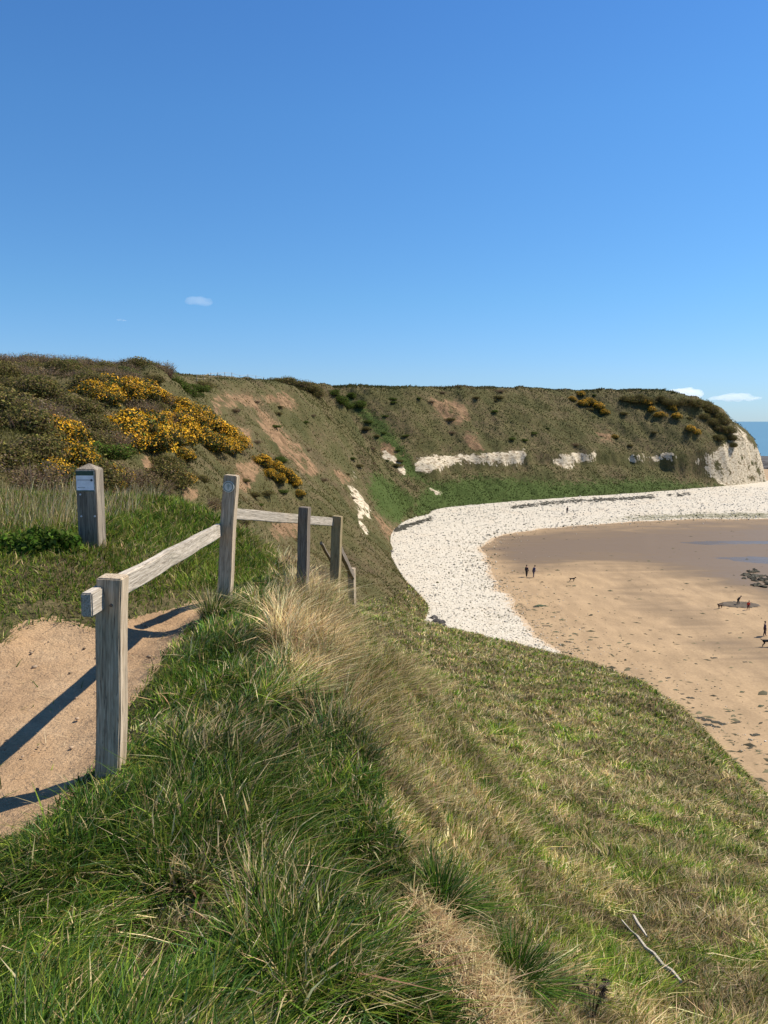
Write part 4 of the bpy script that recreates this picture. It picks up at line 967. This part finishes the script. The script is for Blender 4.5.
# ---------------------------------------------------------------- people and dogs
def skin_mesh(name, joints, bones, mat, parent, levels=2):
    me = bpy.data.meshes.new(name); me.from_pydata([j[0] for j in joints], bones, []); o = link(name, me, parent)
    md = o.modifiers.new('Skin', 'SKIN'); md.use_smooth_shade = True; o.modifiers.new('Sub', 'SUBSURF').levels = levels; o.modifiers['Sub'].render_levels = levels
    for i, j in enumerate(joints):
        r = j[1]; me.skin_vertices[0].data[i].radius = r if isinstance(r, tuple) else (r, r)
    me.skin_vertices[0].data[0].use_root = True
    bpy.context.view_layer.update(); dg = bpy.context.evaluated_depsgraph_get()
    nm = bpy.data.meshes.new_from_object(o.evaluated_get(dg)); o.modifiers.clear(); o.data = nm; bpy.data.meshes.remove(me); nm.materials.clear(); nm.materials.append(mat)
    nm.polygons.foreach_set('use_smooth', np.ones(len(nm.polygons), bool)); return o
def person(px, py, h, rz, top, legs, label, bend=0.0, stride=.12, hair=(.04, .03, .02), group=None):
    loc = on_beach(px, py); root = thing('person', label, 'person', loc, rz, group); k = h / 1.75
    def J(x, y, z): # bend the trunk forward (-y) above the hip
        if z > .95 and bend: dz = z - .95; y, z = y - dz * math.sin(bend), .95 + dz * math.cos(bend) + 0; 
        return (x * k, y * k, z * k)
    s = stride
    Jt = [(J(0, 0, .95), .115 * k), (J(0, 0, 1.15), .115 * k), (J(0, 0, 1.38), .125 * k), (J(0, 0, 1.50), .06 * k), (J(0, -.01, 1.60), .085 * k), (J(0, -.015, 1.70), .075 * k),
          (J(.10, 0, .90), .085 * k), (J(.11, -s * .6, .50), .06 * k), (J(.11, -s, .08), .042 * k), (J(.11, -s - .15, .035), .035 * k),
          (J(-.10, 0, .90), .085 * k), (J(-.11, s * .4, .50), .06 * k), (J(-.11, s, .08), .042 * k), (J(-.11, s - .15, .035), .035 * k),
          (J(.18, 0, 1.40), .055 * k), (J(.25, .02, 1.14), .043 * k), (J(.25, -.10, .92), .034 * k), (J(.25, -.15, .80), .03 * k),
          (J(-.18, 0, 1.40), .055 * k), (J(-.25, .02, 1.14), .043 * k), (J(-.25, -.10, .92), .034 * k), (J(-.25, -.15, .80), .03 * k)]
    B = [(0, 1), (1, 2), (2, 3), (3, 4), (4, 5), (0, 6), (6, 7), (7, 8), (8, 9), (0, 10), (10, 11), (11, 12), (12, 13), (2, 14), (14, 15), (15, 16), (16, 17), (2, 18), (18, 19), (19, 20), (20, 21)]
    skin_mesh('body', Jt, B, M_SKIN, root)
    g = 1.22
    sel = [0, 1, 2, 14, 15, 16, 18, 19, 20]; mp = {v: i for i, v in enumerate(sel)}
    skin_mesh('jacket', [(Jt[v][0], Jt[v][1] * g + .012) for v in sel], [(mp[a], mp[b]) for a, b in B if a in mp and b in mp], m_plain('jacket_cloth', top, .9), root)
    sel = [0, 6, 7, 8, 10, 11, 12]; mp = {v: i for i, v in enumerate(sel)}
    skin_mesh('trousers', [(Jt[v][0], Jt[v][1] * g + .008) for v in sel], [(mp[a], mp[b]) for a, b in B if a in mp and b in mp], m_plain('trouser_cloth', legs, .9), root)
    bm = bmesh.new(); bmesh.ops.create_icosphere(bm, subdivisions=2, radius=.105 * k)
    q = Jt[5][0]; bmesh.ops.translate(bm, vec=(q[0], q[1] + .03 * k, q[2] + .012 * k), verts=bm.verts); bm_obj('hair', bm, m_plain('hair', hair, .8), root, True)
    return root
person(526.5, 577, 1.72, 2.4, (.035, .035, .045), (.03, .03, .035), 'walker in dark coat standing left of a pair on the sand')
person(533.5, 577.5, 1.75, 2.0, (.05, .06, .13), (.10, .09, .13), 'walker in navy jacket leaning forward right of a pair on the sand', .3)
person(764.5, 636, 1.55, 1.2, (.05, .03, .07), (.05, .03, .035), 'lone person in dark purple clothes on the right edge of the sand')
person(738, 604.5, 1.25, .6, (.03, .03, .035), (.04, .035, .03), 'child in dark clothes bending over the sand pit', .7)
person(748, 610, 1.15, .2, (.55, .06, .03), (.12, .03, .03), 'child in bright red top standing beside the sand pit', .25)
person(567, 513.5, 1.7, .5, (.03, .03, .035), (.03, .03, .04), 'distant figure in black on the shingle below the headland', .3)
def dog(px, py, s, rz, label, col):
    root = thing('dog', label, 'dog', on_beach(px, py), rz); k = s
    J = [((0, .30, .52), .10), ((0, 0, .50), .11), ((0, -.30, .54), .125), ((0, -.46, .66), .075), ((0, -.56, .74), .075), ((0, -.72, .70), .04),
         ((.08, -.32, .40), .055), ((.08, -.30, .22), .035), ((.08, -.32, .04), .03), ((-.08, -.32, .40), .055), ((-.08, -.24, .22), .035), ((-.08, -.27, .04), .03),
         ((.08, .26, .40), .07), ((.08, .18, .30), .045), ((.08, .34, .18), .03), ((.08, .31, .04), .03), ((-.08, .30, .40), .07), ((-.08, .26, .30), .045), ((-.08, .42, .18), .03), ((-.08, .40, .04), .03),
         ((0, .44, .56), .035), ((0, .60, .66), .022), ((.05, -.54, .83), .025), ((-.05, -.54, .83), .025)]
    B = [(0, 1), (1, 2), (2, 3), (3, 4), (4, 5), (2, 6), (6, 7), (7, 8), (2, 9), (9, 10), (10, 11), (0, 12), (12, 13), (13, 14), (14, 15), (0, 16), (16, 17), (17, 18), (18, 19), (0, 20), (20, 21), (4, 22), (4, 23)]
    skin_mesh('body', [(tuple(c * k for c in p), r * k) for p, r in J], B, m_plain('dog_fur', col, .9), root)
dog(572, 581.5, .8, 1.3, 'black dog trotting on the sand right of the walking pair', (.025, .022, .02))
dog(720, 608.5, .8, -1.0, 'brown dog standing on the sand left of the dug pit', (.07, .04, .025))
dog(767.5, 647, 1.25, 1.5, 'large black dog below the lone person at the right edge', (.012, .012, .012))

# ---------------------------------------------------------------- clouds
def cloud(px, py, dist, w, h, dens, label, seed, n=16):
    r = random.Random(seed); p = at_y(px, py, dist); bm = bmesh.new()
    for k in range(n):
        t = r.uniform(-1, 1); s = h * (.35 + .5 * (1 - t * t) * r.random())
        q = bmesh.ops.create_icosphere(bm, subdivisions=3, radius=1)
        bmesh.ops.transform(bm, matrix=Matrix.Translation((t * w * .5, r.uniform(-.3, .3) * w * .4, (r.random() ** 1.5) * h * .5 * (1 - t * t))) @ Matrix.Diagonal((s * 1.9, s * 1.6, s * .7, 1)), verts=q['verts'])
    o = bm_obj('cloud', bm, None)
    o.data.materials.clear()
    md = o.modifiers.new('R', 'REMESH'); md.mode = 'VOXEL'; md.voxel_size = h / 9
    dg = bpy.context.evaluated_depsgraph_get(); me = bpy.data.meshes.new_from_object(o.evaluated_get(dg)); o.modifiers.clear(); o.data = me
    nv = len(me.vertices); co = np.empty(nv * 3); me.vertices.foreach_get('co', co); co = co.reshape(-1, 3)
    nn = fbm(co[:, 0] / h * 1.6 + 50, co[:, 2] / h * 2.2 + co[:, 1] / h + 50, seed, 4) - .5
    co[:, 2] += nn * h * .35; co[:, 0] += nn * h * .5; me.vertices.foreach_set('co', co.ravel().astype(np.float32)); me.update()
    t = NT('cloud_vapour'); pv = t.n('ShaderNodeVolumePrincipled', i_Density=dens, i_Color=(.98, .98, .98, 1), i_Anisotropy=.25)
    me.materials.clear(); me.materials.append(t.done(None, pv.outputs[0])); o.location = p; return tag(o, label, 'cloud')
cloud(197, 303, 7000, 200, 60, .0022, 'small lone white cloud high in the blue sky on the left', 3)
cloud(121, 320.5, 7000, 70, 22, .004, 'faint tiny wisp of cloud below and left of the lone cloud', 4, 6)
cloud(684, 396, 11000, 330, 130, .006, 'white cloud peeping over the headland skyline', 5)
cloud(735, 398.5, 11000, 640, 90, .0035, 'long low white cloud above the sea at the right', 6, 26)

# ---------------------------------------------------------------- light, sky, camera
SUN_AZ, SUN_EL = math.radians(69), math.radians(51)      # azimuth from +Y towards +X
w = bpy.data.worlds.new('World'); bpy.context.scene.world = w; w.use_nodes = True
nt = w.node_tree; nt.nodes.clear(); o = nt.nodes.new('ShaderNodeOutputWorld'); bg = nt.nodes.new('ShaderNodeBackground'); sk = nt.nodes.new('ShaderNodeTexSky')
sk.sky_type = 'NISHITA'; sk.sun_disc = False; sk.sun_elevation = SUN_EL; sk.sun_rotation = SUN_AZ; sk.air_density = 1.0; sk.dust_density = .1; sk.ozone_density = 3.0; sk.altitude = 0
bg.inputs[1].default_value = .098; tc = nt.nodes.new('ShaderNodeTexCoord'); sx = nt.nodes.new('ShaderNodeSeparateXYZ'); nt.links.new(tc.outputs['Generated'], sx.inputs[0])
rp = nt.nodes.new('ShaderNodeValToRGB'); nt.links.new(sx.outputs[2], rp.inputs[0])
SKYR = [(0.0, (.40, .58, .92)), (.06, (.44, .62, .90)), (.15, (.42, .68, .90)), (.35, (.41, .74, 1.0)), (.6, (.35, .68, 1.04))]
while len(rp.color_ramp.elements) < len(SKYR): rp.color_ramp.elements.new(.5)
for e_, (p_, c_) in zip(rp.color_ramp.elements, SKYR): e_.position = p_; e_.color = (*c_, 1)
mu = nt.nodes.new('ShaderNodeMix'); mu.data_type = 'RGBA'; mu.blend_type = 'MULTIPLY'; mu.inputs[0].default_value = 1
nt.links.new(sk.outputs[0], mu.inputs[6]); nt.links.new(rp.outputs[0], mu.inputs[7]); nt.links.new(mu.outputs[2], bg.inputs[0]); nt.links.new(bg.outputs[0], o.inputs[0])
sun = bpy.data.lights.new('sun', 'SUN'); sun.energy = 5.0; sun.angle = math.radians(.5); sun.color = (1, .93, .82)
so = bpy.data.objects.new('sun', sun); C.objects.link(so)
so.rotation_euler = Vector((math.sin(SUN_AZ) * math.cos(SUN_EL), math.cos(SUN_AZ) * math.cos(SUN_EL), math.sin(SUN_EL))).to_track_quat('Z', 'Y').to_euler()
cam = bpy.data.cameras.new('camera'); co = bpy.data.objects.new('camera', cam); C.objects.link(co)
cam.sensor_fit = 'VERTICAL'; cam.sensor_height = 24; cam.lens = 24 * F / 1024; cam.clip_start = .05; cam.clip_end = 60000
co.location = (0, 0, H); co.rotation_euler = (math.pi / 2 - PITCH, 0, 0)
S = bpy.context.scene; S.camera = co
S.view_settings.view_transform = 'Standard'; S.view_settings.look = 'None'; S.view_settings.gamma = 1; S.view_settings.exposure = .6; S.view_settings.use_curve_mapping = False
S.cycles.max_bounces = 6; S.cycles.diffuse_bounces = 2; S.cycles.glossy_bounces = 2; S.cycles.transparent_max_bounces = 8; S.cycles.volume_bounces = 3
